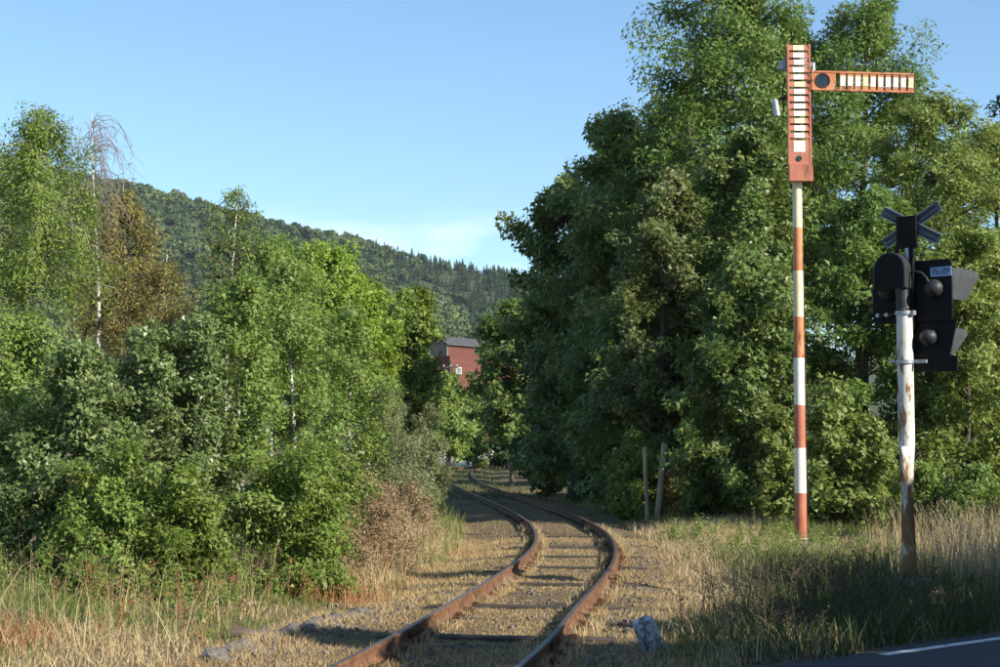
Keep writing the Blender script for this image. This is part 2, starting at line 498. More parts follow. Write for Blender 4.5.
# road edge line through two points read from the photograph
RA = on_ground(883, 660); RB = on_ground(1000, 643)
RDIR = Vector((RB.x - RA.x, RB.y - RA.y, 0)).normalized()
RNRM = Vector((-RDIR.y, RDIR.x, 0))        # away from the camera


def road_side(x, y):
    """signed distance beyond the painted edge line"""
    return (x - RA.x) * RNRM.x + (y - RA.y) * RNRM.y


def pnoise(x, y, s, seed=0):
    r = np.random.default_rng(seed + 99)
    o = np.zeros_like(np.asarray(x, float))
    for i in range(7):
        a = r.uniform(0, 2 * np.pi); k = s * r.uniform(0.6, 2.2); ph = r.uniform(0, 6.28)
        o = o + np.sin(k * (np.cos(a) * x + np.sin(a) * y) + ph + 0.8 * np.sin(0.7 * k * (np.sin(a) * x - np.cos(a) * y) + ph * 2))
    return o / 4.0


def height(x, y):
    x = np.asarray(x, float); y = np.asarray(y, float)
    u = x - track_x(np.clip(y, -6, 214))
    off = np.clip((np.abs(u) - 2.0) / 3.0, 0, 1)
    rd = np.clip((road_side(x, y) - 0.6) / 3.0, 0, 1)
    near = np.clip((260 - np.hypot(x, y)) / 60, 0, 1)
    h = 0.07 * pnoise(x, y, 0.8, 3) + 0.10 * pnoise(x, y, 0.23, 4) - 0.04
    side = np.where(u < -2.4, 0.05 * np.clip(-u - 2.4, 0, 4), 0.0)
    ditch = -0.10 * np.exp(-((np.abs(u) - 2.1) / 0.5) ** 2)
    ridge = 0.10 * np.exp(-((u + 2.05) / 0.33) ** 2) * np.clip((20 - y) / 4, 0, 1)
    return (h * off + side + ditch * np.clip((y - 14) / 10, 0, 1) + ridge) * rd * near + 0.012 * pnoise(x, y, 4.0, 8) * rd * near


# ------------------------------------------------------------------ the ground, road, hill
def lines(segs):
    o = []
    for a, b, st in segs:
        o.append(np.arange(a, b, st))
    return np.unique(np.concatenate(o + [[segs[-1][1]]]).round(4))


gx = lines([(-1900, -300, 200), (-300, -60, 30), (-60, -14, 3), (-14, 16, 0.3), (16, 60, 3), (60, 300, 30), (300, 1900, 200)])
gy = lines([(-1400, -200, 200), (-200, -20, 20), (-20, 8, 2), (8, 46, 0.3), (46, 120, 2), (120, 300, 12), (300, 1900, 200)])
GX, GY = np.meshgrid(gx, gy)
GV = np.stack([GX, GY, height(GX, GY)], -1).reshape(-1, 3)
nx, ny = len(gx), len(gy)
ii = (np.arange(ny - 1)[:, None] * nx + np.arange(nx - 1)[None]).ravel()
ground = link('ground', np_mesh('ground', GV, quads=np.stack([ii, ii + 1, ii + nx + 1, ii + nx], -1), smooth=True), M['ground'])
tag(ground, kind='structure')

mb = MB()
p0, p1 = RA - RDIR * 26, RA + RDIR * 60
far, nearw = 0.42, -6.4
N = 60
vs, fs = [], []
for i in range(N + 1):
    p = p0.lerp(p1, i / N)
    wob = 0.07 * math.sin(i * 1.7) + 0.06 * math.sin(i * 4.1)
    for o, z in ((far + wob, 0.016), (far - 0.35, 0.045), (-3.0, 0.075), (nearw, 0.045)):
        q = p + RNRM * o
        vs.append((q.x, q.y, z))
for i in range(N):
    for k in range(3):
        a = i * 4 + k
        fs.append((a, a + 1, a + 5, a + 4))
mb.add(vs, fs)
road = mb.build('road', M['asphalt'])
tag(road, kind='structure')
mb = MB()
vs, fs = [], []
for i in range(41):
    p = RA + RDIR * (i * 1.4)
    for o in (-0.06, 0.065):
        q = p + RNRM * o
        t = (far - 0.35 - o) / (far - 0.35 + 3.0)
        z = 0.045 + max(0, t) * 0.03 if o < far - 0.35 else 0.045 - (o - far + 0.35) / 0.35 * 0.03
        vs.append((q.x, q.y, z + 0.004))
for i in range(40):
    fs.append((i * 2, i * 2 + 1, i * 2 + 3, i * 2 + 2))
mb.add(vs, fs)
ln = mb.build('edge_line', M['line'], road)

# hill ----------------------------------------------------------------
SKY_PX = np.array([(-500, 60), (-200, 110), (0, 150), (75, 168), (120, 176), (180, 190), (230, 203), (300, 222), (350, 231), (400, 244), (450, 255), (510, 264),
                   (600, 292), (800, 335), (1000, 365), (1300, 400), (1700, 430)])
D_TOP, D_FOOT = 1250.0, 520.0


def hill_top(xp):
    y = np.interp(xp, SKY_PX[:, 0], SKY_PX[:, 1])
    return (HORIZON - y) / F * D_TOP + CAM_Z - 9.0


def hill_z(xp, t):
    """xp: bearing in photo pixels, t: 0 foot .. 1 crest"""
    return hill_top(xp) * (t ** 1.15) * (1 + 0.12 * (1 - t) * np.sin(xp * 0.031 + t * 4)) - 0.5 + (-9 * (1 - t) ** 6)


hx = np.linspace(-480, 1650, 110); ht = np.linspace(0, 1.25, 40)
HX, HT = np.meshgrid(hx, ht)
HD = D_FOOT + (D_TOP - D_FOOT) * HT
HZ = np.where(HT <= 1, hill_z(HX, np.minimum(HT, 1)), hill_top(HX) * (1 - (HT - 1) * 1.2))
HV = np.stack([(HX - 500) / F * HD, HD, HZ - 1], -1).reshape(-1, 3)
n1 = len(hx)
ii = (np.arange(len(ht) - 1)[:, None] * n1 + np.arange(n1 - 1)[None]).ravel()
hill = link('hill', np_mesh('hill', HV, quads=np.stack([ii, ii + 1, ii + n1 + 1, ii + n1], -1), smooth=True),
            noise_mat('wooded_hill_soil', [(0.3, (0.03, 0.045, 0.015)), (0.7, (0.07, 0.08, 0.03))], 0.05, 0.95, 0))
tag(hill, kind='structure')


def proto_broad(seed, n=120):
    r = np.random.default_rng(seed)
    nb = 9
    cen = r.normal(0, 1, (nb, 3)); cen /= np.linalg.norm(cen, axis=1, keepdims=True)
    cen[:, 2] = np.abs(cen[:, 2]) * 0.9 - 0.15
    cen *= 0.55
    i = r.integers(0, nb, n)
    d = r.normal(0, 1, (n, 3)); d /= np.linalg.norm(d, axis=1, keepdims=True)
    d[:, 2] = np.abs(d[:, 2]) * 1.0 - 0.25
    c = cen[i] + d * 0.5 * r.uniform(0.75, 1.05, (n, 1))
    c[:, 2] = c[:, 2] * 1.05 + 1.0
    nr = d + r.normal(0, 0.45, (n, 3)); nr /= np.linalg.norm(nr, axis=1, keepdims=True)
    a = np.cross(nr, r.normal(0, 1, (n, 3))); a /= np.linalg.norm(a, axis=1, keepdims=True)
    b = np.cross(nr, a)
    s = r.uniform(0.16, 0.28, (n, 1))
    V = np.stack([c + a * s, c - 0.5 * a * s + 0.8 * b * s, c - 0.5 * a * s - 0.8 * b * s], 1)
    return V


def proto_conifer(seed, n=100):
    r = np.random.default_rng(seed)
    t = r.uniform(0, 1, n) ** 1.35
    az = r.uniform(0, 6.28, n)
    rad = (1 - t) * 0.5 + 0.03
    tip = np.stack([np.cos(az) * rad, np.sin(az) * rad, 0.35 + t * 2.3 - rad * 0.35], -1)
    base = np.stack([np.cos(az) * rad * 0.2, np.sin(az) * rad * 0.2, 0.35 + t * 2.3 + 0.12], -1)
    side = np.stack([-np.sin(az), np.cos(az), np.zeros(n)], -1) * (0.08 + 0.13 * (1 - t))[:, None]
    V = np.stack([base, tip + side, tip - side], 1)
    V[0] = [(0, 0, 2.95), (0.07, 0, 2.3), (-0.05, 0.05, 2.3)]
    return V


def forest(name, mat, protos, pts, scl):
    out, tn = [], []
    for k, (p, s) in enumerate(zip(pts, scl)):
        V = protos[k % len(protos)]
        a = RNG.uniform(0, 6.28); c, sn = math.cos(a), math.sin(a)
        R = np.array([[c, -sn, 0], [sn, c, 0], [0, 0, 1]])
        out.append((V.reshape(-1, 3) @ R.T) * np.array([s[0], s[0], s[1]]) + p)
        tn.append(np.repeat(np.clip(0.5 + 0.3 * float(pnoise(p[0], p[1], 0.018, 55)) + RNG.normal(0, 0.24), 0, 1) + RNG.normal(0, 0.08, len(V)), 3))
    V = np.concatenate(out)
    return link(name, np_mesh(name, V, tris=np.arange(len(V)).reshape(-1, 3), tint=np.concatenate(tn)), mat)


NT = 3300
tx = RNG.uniform(-60, 640, NT); tt = np.sqrt(RNG.uniform(0.012, 1.0, NT)); tt[:520] = RNG.uniform(0.985, 1.02, 520)
td = D_FOOT + (D_TOP - D_FOOT) * tt
tp = np.stack([(tx - 500) / F * td, td, hill_z(tx, np.minimum(tt, 1)) - 1.5], -1)
mixn = pnoise(tp[:, 0], tp[:, 1], 0.011, 21) + RNG.normal(0, 0.35, NT) + (tx - 360) / 300 + 0.9 * (tt - 0.75)
is_con = mixn > 0.15
is_pale = (~is_con) & (pnoise(tp[:, 0], tp[:, 1], 0.02, 33) + RNG.normal(0, 0.4, NT) > 0.7)
pb = [proto_broad(i) for i in range(7)]; pc = [proto_conifer(i) for i in range(6)]
sz = RNG.uniform(4.2, 7.2, NT)
for nm, sel, pr, mt, lab, kx, kz in (
        ('broadleaf_wood', (~is_con) & (~is_pale), pb, 'hill_leaf', 'green broadleaf wood covering the far hillside', 1.0, 1.0),
        ('pale_wood', is_pale, pb, 'hill_pale', 'paler olive patches of wood on the far hillside', 0.9, 1.0),
        ('conifer_wood', is_con, pc, 'hill_dark', 'dark conifer wood along the far hill ridge', 0.85, 0.52)):
    o = forest(nm, M[mt], pr, tp[sel] - np.array([0, 0, 1.0]) * (sz[sel] * (0.55 if pr is pb else 0.15))[:, None], np.stack([sz[sel] * kx, sz[sel] * kz * RNG.uniform(0.85, 1.25, sel.sum())], -1))
    tag(o, lab, 'wood', kind='stuff')

# ------------------------------------------------------------------ railway track
track = empty('railway_track', (0, 0, 0))
tag(track, 'rusty single railway track winding away between the trees', 'track', kind='structure')
HALF = 0.7515
SLEEPER_TOP = 0.03
PROF = [(-0.0625, 0.0), (-0.0625, 0.010), (-0.02, 0.026), (-0.0085, 0.04), (-0.0085, 0.105), (-0.033, 0.116), (-0.0335, 0.142), (-0.026, 0.149),
        (0.026, 0.149), (0.0335, 0.142), (0.033, 0.116), (0.0085, 0.105), (0.0085, 0.04), (0.02, 0.026), (0.0625, 0.010), (0.0625, 0.0)]
NP = len(PROF)


def rail(side, s0, s1):
    n = max(3, int((s1 - s0) / 0.6))
    s = np.linspace(s0 + 0.006, s1 - 0.006, n)
    p, t = track_at(s)
    nr = np.stack([t[:, 1], -t[:, 0]], -1)
    V = []
    dip = 0.004 * np.sin(s * 0.5 + side) + 0.002 * np.sin(s * 1.3)
    wig = 0.003 * np.sin(s * 0.6 + side * 2)
    for i in range(n):
        for a, z in PROF:
            q = p[i] + nr[i] * (side * HALF + a + wig[i])
            V.append((q[0], q[1], SLEEPER_TOP + 0.012 + z + dip[i]))
    fs = [(i * NP + k, i * NP + (k + 1) % NP, (i + 1) * NP + (k + 1) % NP, (i + 1) * NP + k) for i in range(n - 1) for k in range(NP)]
    mb = MB(); mb.add(V, fs + [tuple(range(NP)), tuple((n - 1) * NP + k for k in reversed(range(NP)))])
    o = mb.build('rail', M['rail_side'], track)
    me = o.data
    me.materials.append(M['rail_top'])
    mi = np.zeros(len(me.polygons), np.int32)
    for k, f in enumerate(me.polygons):
        if f.normal.z > 0.9 and f.center.z > 0.17: mi[k] = 1
    me.polygons.foreach_set('material_index', mi)
    return o


def fishplate(side, s):
    p, t = track_at(np.array([s])); p, t = p[0], t[0]
    nr = np.array([t[1], -t[0]])
    R = Matrix(((nr[0], t[0], 0), (nr[1], t[1], 0), (0, 0, 1)))
    for sd in (-1, 1):
        mb = MB()
        c = p + nr * (side * HALF + sd * 0.026)
        mb.box((c[0], c[1], SLEEPER_TOP + 0.085), (0.028, 0.60, 0.07), R)
        for k in (-0.22, -0.08, 0.08, 0.22):
            b = p + nr * (side * HALF + sd * 0.04) + t * k
            e = p + nr * (side * HALF + sd * 0.07) + t * k
            mb.tube([(b[0], b[1], SLEEPER_TOP + 0.085), (e[0], e[1], SLEEPER_TOP + 0.085)], 0.018, 6)
        mb.build('fishplate', M['iron'], track)


for side, j0 in ((-1, 16.4), (1, 15.7)):
    s = [arc_of(-5.5)]
    a = arc_of(j0)
    while a < arc_of(205):
        s.append(a); a += 25.0
    s.append(arc_of(208))
    for k in range(len(s) - 1):
        rail(side, s[k], s[k + 1])
        if 0 < k < 3: fishplate(side, s[k])

# sleepers: some lie bare, most are sunk in the dry grass
BARE_D = [17.0, 19.8, 23.1, 26.3, 28.9, 31.8, 35.5]


def sleeper_mesh(seed):
    r = random.Random(seed)
    mb = MB()
    L, W, H = 2.5, 0.25, 0.16
    n = 8
    vs = []
    for i in range(n + 1):
        x = -L / 2 + L * i / n
        e = 0.03 if i in (0, n) else 0
        w1, w2 = W / 2 - r.uniform(0, 0.015) - e * r.random(), W / 2 - r.uniform(0, 0.015) - e * r.random()
        zt = r.uniform(-0.012, 0.003) - e * r.random()
        vs += [(x, -w1, -H), (x, -w1, zt - 0.008), (x, -w1 + 0.02, zt), (x, w2 - 0.02, zt), (x, w2, zt - 0.008), (x, w2, -H)]
    fs = [(i * 6 + k, i * 6 + k + 1, (i + 1) * 6 + k + 1, (i + 1) * 6 + k) for i in range(n) for k in range(5)]
    fs += [(0, 1, 2, 3, 4, 5), tuple(n * 6 + k for k in (5, 4, 3, 2, 1, 0))]
    mb.add(vs, fs)
    o = mb.build('sleeper', M['sleeper'])
    me = o.data
    bpy.data.objects.remove(o)
    return me


SLP = [sleeper_mesh(i) for i in range(5)]
mb = MB()
mb.box((0, 0, 0.006), (0.34, 0.15, 0.012))
for sx in (-0.115, 0.115):
    for sy in (-0.045, 0.045):
        mb.tube([(sx, sy, 0.01), (sx, sy, 0.032)], 0.020, 6)
        mb.box((sx * 0.82, sy, 0.028), (0.07, 0.035, 0.014))
po = mb.build('tie_plate', M['iron']); PLATE = po.data; bpy.data.objects.remove(po)

bare_s = []
s = arc_of(11.0)
NS = 0
while s < arc_of(176):
    p, t = track_at(np.array([s])); p, t = p[0], t[0]
    bare = any(abs(p[1] - b) < 0.34 for b in BARE_D)
    if bare: bare_s.append(p[1])
    me = SLP[NS % 5]
    o = bpy.data.objects.new('sleeper', me); COL.objects.link(o); o.parent = track
    o.location = (p[0] + random.uniform(-0.05, 0.05), p[1], SLEEPER_TOP + (0.008 if bare else -random.uniform(0.02, 0.05)))
    yaw = math.atan2(-t[0], t[1]) + random.uniform(-0.02, 0.02)
    o.rotation_euler = (0, 0, yaw)
    if p[1] < 46:
        for sd in (-1, 1):
            q = bpy.data.objects.new('tie_plate', PLATE); COL.objects.link(q); q.parent = o
            q.location = (sd * HALF + p[0] - o.location.x, 0, SLEEPER_TOP - o.location.z + 0.002)
    s += 0.65; NS += 1

# ------------------------------------------------------------------ semaphore
SD = 3184.0 / (543 - 447)
sb = on_ground(801, 543)
sem = empty('semaphore_signal', (sb.x, sb.y, 0))
tag(sem, 'tall old red and white railway semaphore with its slatted arm held out level', 'signal')


def sl(x, y, dy=0.0):
    """photo pixel -> local point on the semaphore's own vertical plane"""
    p = at_depth(x, y, sb.y + dy)
    return Vector((p.x - sb.x, dy, p.z))


bands = [(549, 538, 'white'), (538, 493, 'red'), (493, 448, 'white'), (448, 405, 'red'), (405, 358, 'white'), (358, 317, 'orange'), (317, 271, 'cream'), (271, 228, 'orange'), (228, 178, 'cream')]
for k, (ya, yb, mt) in enumerate(bands):
    a, b = sl(801 - (545 - ya) * 0.0108, ya), sl(801 - (545 - yb) * 0.0108, yb)
    if k == 0: a.z = -0.25
    ra = 0.128 - 0.0035 * k
    MB().tube([a, a.lerp(b, 0.5), b], [ra, ra - 0.0017, ra - 0.0035], 18).build('mast_section', M[mt], sem)
MB().box((0, 0, 0.03), (0.62, 0.62, 0.12)).build('foundation', M['concrete'], sem, bevel=0.02)

# board: slats with white middles on two stiles
top, bot = sl(797, 46), sl(798.5, 166)
BY = -0.16
stile = MB()
for dx in (-0.226, 0.226):
    stile.box(((top.x + bot.x) / 2 + dx, BY + 0.012, (top.z + bot.z) / 2), (0.042, 0.075, top.z - bot.z), Matrix.Rotation(math.atan2(bot.x - top.x, bot.z - top.z) + math.pi, 3, 'Y'))
board = stile.build('board_frame', M['red'], sem, bevel=0.004)
wts = random.Random(3)
for k in range(13):
    za = top.z - 0.02 - k * 0.156
    zc = za - 0.0625
    x = top.x + (bot.x - top.x) * k / 15
    sl_o = MB().box((x, BY, zc), (0.46, 0.026, 0.122), Euler((math.radians(-12), 0, 0)).to_matrix()).build('slat', M['red'], board, bevel=0.004)
    MB().box((x + wts.uniform(-0.012, 0.012), BY - 0.0155, zc), (0.235 + wts.uniform(-0.02, 0.01), 0.008, 0.116), Euler((math.radians(-12), 0, 0)).to_matrix()).build('white_panel', M['white' if k % 5 else 'cream'], board)
zc0 = top.z - 0.02 - 13 * 0.156
zb = bot.z
pm = MB().box((bot.x - 0.01, BY, (zc0 + zb) / 2), (0.47, 0.03, zc0 - zb))
pm.build('lower_panel', M['red'], sem, bevel=0.005)
MB().box((bot.x - 0.01, BY - 0.019, zc0 - 0.14), (0.24, 0.008, 0.24)).build('white_panel', M['white'], sem)
zh = sl(797, 160).z
MB().tube([(bot.x - 0.02, BY - 0.03, zh), (bot.x - 0.02, BY - 0.012, zh)], 0.06, 14).build('lamp_hole', M['lens'], sem)
zp0, zp1 = sl(798, 166).z - 0.01, sl(798, 183).z
MB().box((bot.x + 0.01, BY - 0.01, (zp0 + zp1) / 2), (0.50, 0.14, zp0 - zp1)).build('base_plate', M['red'], sem, bevel=0.008)
MB().box((bot.x - 0.0, -0.03, (zp0 + zp1) / 2), (0.20, 0.2, 0.1)).build('bracket', M['iron'], sem)
MB().tube([(bot.x, -0.02, zp1 - 0.1), (bot.x - 0.03, -0.02, top.z - 0.1)], 0.055, 12).build('upper_mast', M['iron'], sem)
for zz in (top.z - 0.4, top.z - 1.3, top.z - 2.1):
    MB().box((bot.x - 0.02, -0.07, zz), (0.40, 0.05, 0.06)).build('bracket', M['iron'], sem)

# arm
a0, a1 = sl(809.5, 82.5), sl(911.5, 85.4)
ad = (a1 - a0).normalized(); AY = BY - 0.03
ang = math.atan2(ad.z, ad.x)
RA_ = Matrix.Rotation(-ang, 3, 'Y')
L_arm = (a1 - a0).length
arm_frame = MB()
for dz in (-0.19, 0.19):
    c = a0 + ad * (L_arm / 2) + Vector((0, 0, dz)); c.y = AY + 0.01
    arm_frame.box(c, (L_arm, 0.07, 0.04), RA_)
arm = arm_frame.build('arm_frame', M['orange'], sem, bevel=0.004)
for k in range(10):
    c = a0 + ad * (L_arm - 0.065 - k * 0.1595); c.y = AY
    MB().box(c, (0.122, 0.024, 0.40), RA_).build('slat', M['orange' if k > 3 else 'red'], arm, bevel=0.004)
    c2 = c.copy(); c2.y = AY - 0.0155; c2.z += 0.005
    MB().box(c2, (0.105, 0.008, 0.20 + wts.uniform(-0.015, 0.015)), RA_).build('white_panel', M['white' if k % 6 else 'cream'], arm)
pl = L_arm - 0.065 - 9.5 * 0.1595 - 0.02
disc_c = a0 + ad * 0.235
# plate with round opening at the pivot end of the arm
cx, cz, hw, hh, R_ = a0.x + 0.235, disc_c.z, pl / 2, 0.20, 0.142
pts_o, pts_i = [], []
n = 32
for k in range(n):
    t = 2 * math.pi * k / n
    c_, s_ = math.cos(t), math.sin(t)
    pts_i.append((cx + R_ * c_, cz + R_ * s_))
    q = min((hw if c_ > 0 else 0.235) / max(1e-6, abs(c_)), hh / max(1e-6, abs(s_)))
    pts_o.append((cx + q * c_, cz + q * s_))
vs = [(x, AY - 0.012, z) for x, z in pts_o] + [(x, AY - 0.012, z) for x, z in pts_i] + [(x, AY + 0.012, z) for x, z in pts_o] + [(x, AY + 0.012, z) for x, z in pts_i]
fs = []
for k in range(n):
    j = (k + 1) % n
    fs += [(k, j, n + j, n + k), (2 * n + j, 2 * n + k, 3 * n + k, 3 * n + j), (n + k, n + j, 3 * n + j, 3 * n + k), (k, 2 * n + k, 2 * n + j, j)]
MB().add(vs, fs).build('pivot_plate', M['orange'], arm)
MB().tube([(cx, AY - 0.003, cz), (cx, AY + 0.01, cz)], R_ + 0.004, 28).build('lens', M['lens'], arm)
mb = MB()
for k in range(28):
    pass
ringpts = [(cx + 0.152 * math.cos(2 * math.pi * k / 28), AY - 0.018, cz + 0.152 * math.sin(2 * math.pi * k / 28)) for k in range(29)]
MB().tube(ringpts, 0.010, 6).build('lens_ring', M['iron'], arm)
MB().tube([(a0.x + 0.0, AY - 0.02, disc_c.z), (a0.x + 0.0, 0.06, disc_c.z)], 0.035, 12).build('pivot', M['iron'], sem)
for k in range(2):
    MB().tube([(a0.x - 0.02, AY + 0.06, disc_c.z - 0.1 + 0.2 * k), (a0.x + 0.16, AY + 0.055, disc_c.z + 0.02 * k)], 0.016, 6).build('lever', M['iron'], sem)
# grey wheel cover behind the top of the board
wc = sl(795.5, 72, 0.06)
arc_o = [(wc.x + 0.39 * math.cos(t), wc.z + 0.37 * math.sin(t)) for t in np.linspace(math.radians(8), math.radians(172), 18)]
arc_i = [(wc.x + 0.19 * math.cos(t), wc.z + 0.19 * math.sin(t)) for t in np.linspace(math.radians(172), math.radians(8), 18)]
MB().prism([(x - wc.x, z - wc.z) for x, z in arc_o + arc_i], (1, 0, 0), (0, 0, 1), (wc.x, 0.02, wc.z), (0, 0.13, 0)).build('pulley_cover', M['zinc'], sem, bevel=0.01)
for px, yy in ((813, (63, 79)),):
    a, b = sl(px, yy[0], 0.05), sl(px, yy[1], 0.05)
    MB().tube([a, b], 0.045, 10).build('cable_guide', M['zinc'], sem)
MB().tube([sl(811.5, 66, 0.02), sl(812, 120, 0.02), sl(811, 186, 0.02), sl(806.5, 200, 0.02)], 0.014, 6).build('pull_rod', M['iron'], sem)
MB().tube([sl(785, 78, 0.02), sl(782.5, 92, 0.0), sl(784, 112, 0.02)], 0.018, 6).build('lever', M['iron'], sem)
MB().tube([sl(790, 96, 0.02), sl(775.5, 100, -0.06)], 0.032, 8).build('lever', M['iron'], sem)
MB().tube([sl(774.4, 99, -0.06), sl(774.9, 101, -0.06), sl(777.3, 116, -0.06), sl(777.6, 117.5, -0.06)], [0.035, 0.066, 0.072, 0.045], 12).build('counterweight', M['zinc'], sem)
MB().tube([(0.14, 0.0, 0.2), (0.15, 0, 3.0), (0.11, 0.02, zp1 - 0.3)], 0.009, 5).build('wire', M['iron'], sem)

# ------------------------------------------------------------------ crossing signal
CD = 3184.0 / (600 - 447)
cb = on_ground(909.5, 600)
A = math.radians(42)
sig = empty('crossing_signal', (cb.x, cb.y, 0), -A)
tag(sig, 'black level crossing warning light seen from behind on a rusting white post', 'signal')
PX = F / cb.y


def cz_(y):
    return at_depth(905, y, cb.y).z


PT = cz_(313)
MB().tube([(-0.01, 0, -0.2), (0, 0, 0.5), (0, 0, 2), (0, 0, PT)], [0.112, 0.110, 0.106, 0.104], 24).build('post', M['post'], sig)
base = MB().box((0, 0, 0.06), (0.54, 0.54, 0.44)).build('foundation', M['rubble'], sig, bevel=0.06)
# neck and round topped housing
MB().tube([(-0.005, 0, PT), (-0.005, 0, PT + 0.05), (-0.02, 0, PT + 0.2), (-0.03, 0, cz_(286))], [0.108, 0.100, 0.088, 0.10], 20).build('neck', M['dark_grey'], sig)
hb, ht_ = cz_(289), cz_(252)
wH = 0.48; r_ = wH / 2
poly = [(-r_, 0), (r_, 0)] + [(r_ * math.cos(t), (ht_ - hb - r_) + r_ * math.sin(t)) for t in np.linspace(0, math.pi, 17)]
house = MB().prism(poly, (1, 0, 0), (0, 0, 1), (-0.155, -0.11, hb), (0, 0.19, 0)).build('bell_housing', M['dark_grey'], sig, bevel=0.012)
inner = [(p[0] * 0.9, p[1] * 0.95 + 0.012) for p in poly]
MB().prism(inner, (1, 0, 0), (0, 0, 1), (-0.155, -0.116, hb), (0, 0.02, 0)).build('housing_door', M['black'], sig, bevel=0.004)
# backboards
yb = 0.12
zt, zb_ = cz_(261), cz_(322)


def rrect(x0, x1, z0, z1, r, n=5):
    o = []
    for cx, cz, a in ((x1 - r, z1 - r, 0), (x0 + r, z1 - r, 90), (x0 + r, z0 + r, 180), (x1 - r, z0 + r, 270)):
        for k in range(n + 1):
            t = math.radians(a + 90 * k / n)
            o.append((cx + r * math.cos(t), cz + r * math.sin(t)))
    return o


shield = MB().prism(rrect(-0.53, 0.62, zb_, zt, 0.07), (1, 0, 0), (0, 0, 1), (0, yb, 0), (0, 0.03, 0)).build('backboard', M['black'], sig, bevel=0.006)
z2, z3, z4 = cz_(321.4), cz_(356), cz_(372)
MB().prism([(-0.05, z2), (0.665, z2), (0.555, z3), (0.66, z3 - 0.01), (0.66, z4), (-0.05, z4)][::-1], (1, 0, 0), (0, 0, 1), (0, yb + 0.035, 0), (0, 0.03, 0)).build('lower_backboard', M['black'], sig, bevel=0.004)


def lamp(x, z, r):
    MB().dome((x, yb + 0.005, z), (0, -1, 0), r, r * 1.05, 20, 7).build('lamp_back', M['dark_grey'], sig)


def hood(x, z, r, L1, L0, d0):
    """visor: a tube open at the front, its lip cut back from top to bottom"""
    path = [(1, -1.0), (1, -0.6), (1, -0.2), (1, 0.2)] + [(math.copysign(abs(math.cos(t)) ** 0.55, math.cos(t)), 0.2 + 0.8 * math.sin(t) ** 0.6) for t in np.linspace(0.15, math.pi - 0.15, 13)] + [(-1, 0.2), (-1, -0.2), (-1, -0.6), (-1, -1.0)]
    n = len(path) - 1
    vs, fs = [], []
    for ring, rr in ((0, r), (1, r), (2, r - 0.012), (3, r - 0.012)):
        for cx, cz in path:
            L = L0 + (L1 - L0) * min(1, max(0, (cz + 1) / 1.55))
            y = d0 if ring in (0, 3) else d0 + L
            vs.append((x + cx * rr, y, z + cz * rr))
    m = n + 1
    for ring in range(3):
        for k in range(n):
            fs.append((ring * m + k, ring * m + k + 1, (ring + 1) * m + k + 1, (ring + 1) * m + k))
    MB().add(vs, fs).build('hood', M['hood'], sig)
    MB().tube([(x, d0 + 0.005, z), (x, d0 + 0.03, z)], r * 0.85, 20).build('lens', M['lens'], sig)


zl1, zl2 = cz_(290), cz_(338)
lamp(0.37, zl1, 0.135); lamp(-0.29, zl1, 0.135)
MB().dome((0.27, yb + 0.037, zl2), (0, -1, 0), 0.125, 0.15, 20, 7).build('lamp_back', M['dark_grey'], sig)
hood(0.385, cz_(284), 0.225, 0.80, 0.40, yb + 0.03); hood(-0.29, cz_(284), 0.225, 0.80, 0.36, yb + 0.03)
hood(0.37, cz_(341), 0.185, 0.52, 0.10, yb + 0.065)
# crossbuck
xc = cz_(225)
yc = 0.10
for sgn in (1, -1):
    ang = math.radians(29) * sgn
    Rm = Matrix.Rotation(-ang, 3, 'Y')
    yo = yc + (0.012 if sgn > 0 else -0.012)
    bd = MB().box((0.07, yo, xc), (0.94, 0.012, 0.145), Rm).build('cross_board', M['cross'], sig, bevel=0.003)
    for o in (-0.045, 0.03):
        for e in (-1, 1):
            c = Vector((0.07, yo - 0.014, xc)) + Rm @ Vector((e * 0.27, 0, o))
            MB().box(c, (0.30, 0.016, 0.014), Rm).build('rib', M['dark_grey'], bd)
    for e in (-1, 1):
        c = Vector((0.07, yo - 0.006, xc)) + Rm @ Vector((0, 0, e * 0.069))
        MB().box(c, (0.93, 0.03, 0.008), Rm).build('board_flange', M['zinc'], bd)
MB().box((0.03, 0.055, (cz_(216) + cz_(248)) / 2), (0.29, 0.05, cz_(216) - cz_(248))).build('mounting_plate', M['black'], sig, bevel=0.006)
MB().box((0.03, 0.06, (cz_(240) + zb_ - 0.1) / 2), (0.05, 0.05, cz_(240) - zb_ + 0.1)).build('upright', M['zinc'], sig, bevel=0.004)
MB().box((0.085, 0.075, (cz_(240) + zb_ - 0.1) / 2), (0.05, 0.06, cz_(240) - zb_ + 0.1)).build('upright', M['black'], sig, bevel=0.004)
MB().box((-0.12, 0.055, (cz_(246) + hb) / 2), (0.05, 0.05, cz_(246) - hb)).build('upright', M['black'], sig, bevel=0.004)
# number plate
lx, lz = 0.475, cz_(273.5)
plate = MB().box((lx, yb - 0.006, lz), (0.30, 0.008, 0.125)).build('number_plate', M['label'], sig, bevel=0.002)
tcu = bpy.data.curves.new('lettering', 'FONT'); tcu.body = 'P6189'; tcu.size = 0.118; tcu.align_x = 'CENTER'; tcu.align_y = 'CENTER'; tcu.extrude = 0.0006; tcu.offset = 0.0025
to_ = bpy.data.objects.new('lettering', tcu); COL.objects.link(to_)
dg = bpy.context.evaluated_depsgraph_get()
tme = bpy.data.meshes.new_from_object(to_.evaluated_get(dg))
bpy.data.objects.remove(to_)
tme.materials.clear()
lt = link('lettering', tme, M['ink'], plate)
lt.location = (lx, yb - 0.0112, lz); lt.rotation_euler = (math.pi / 2, 0, 0); lt.scale = (0.82, 1, 1)
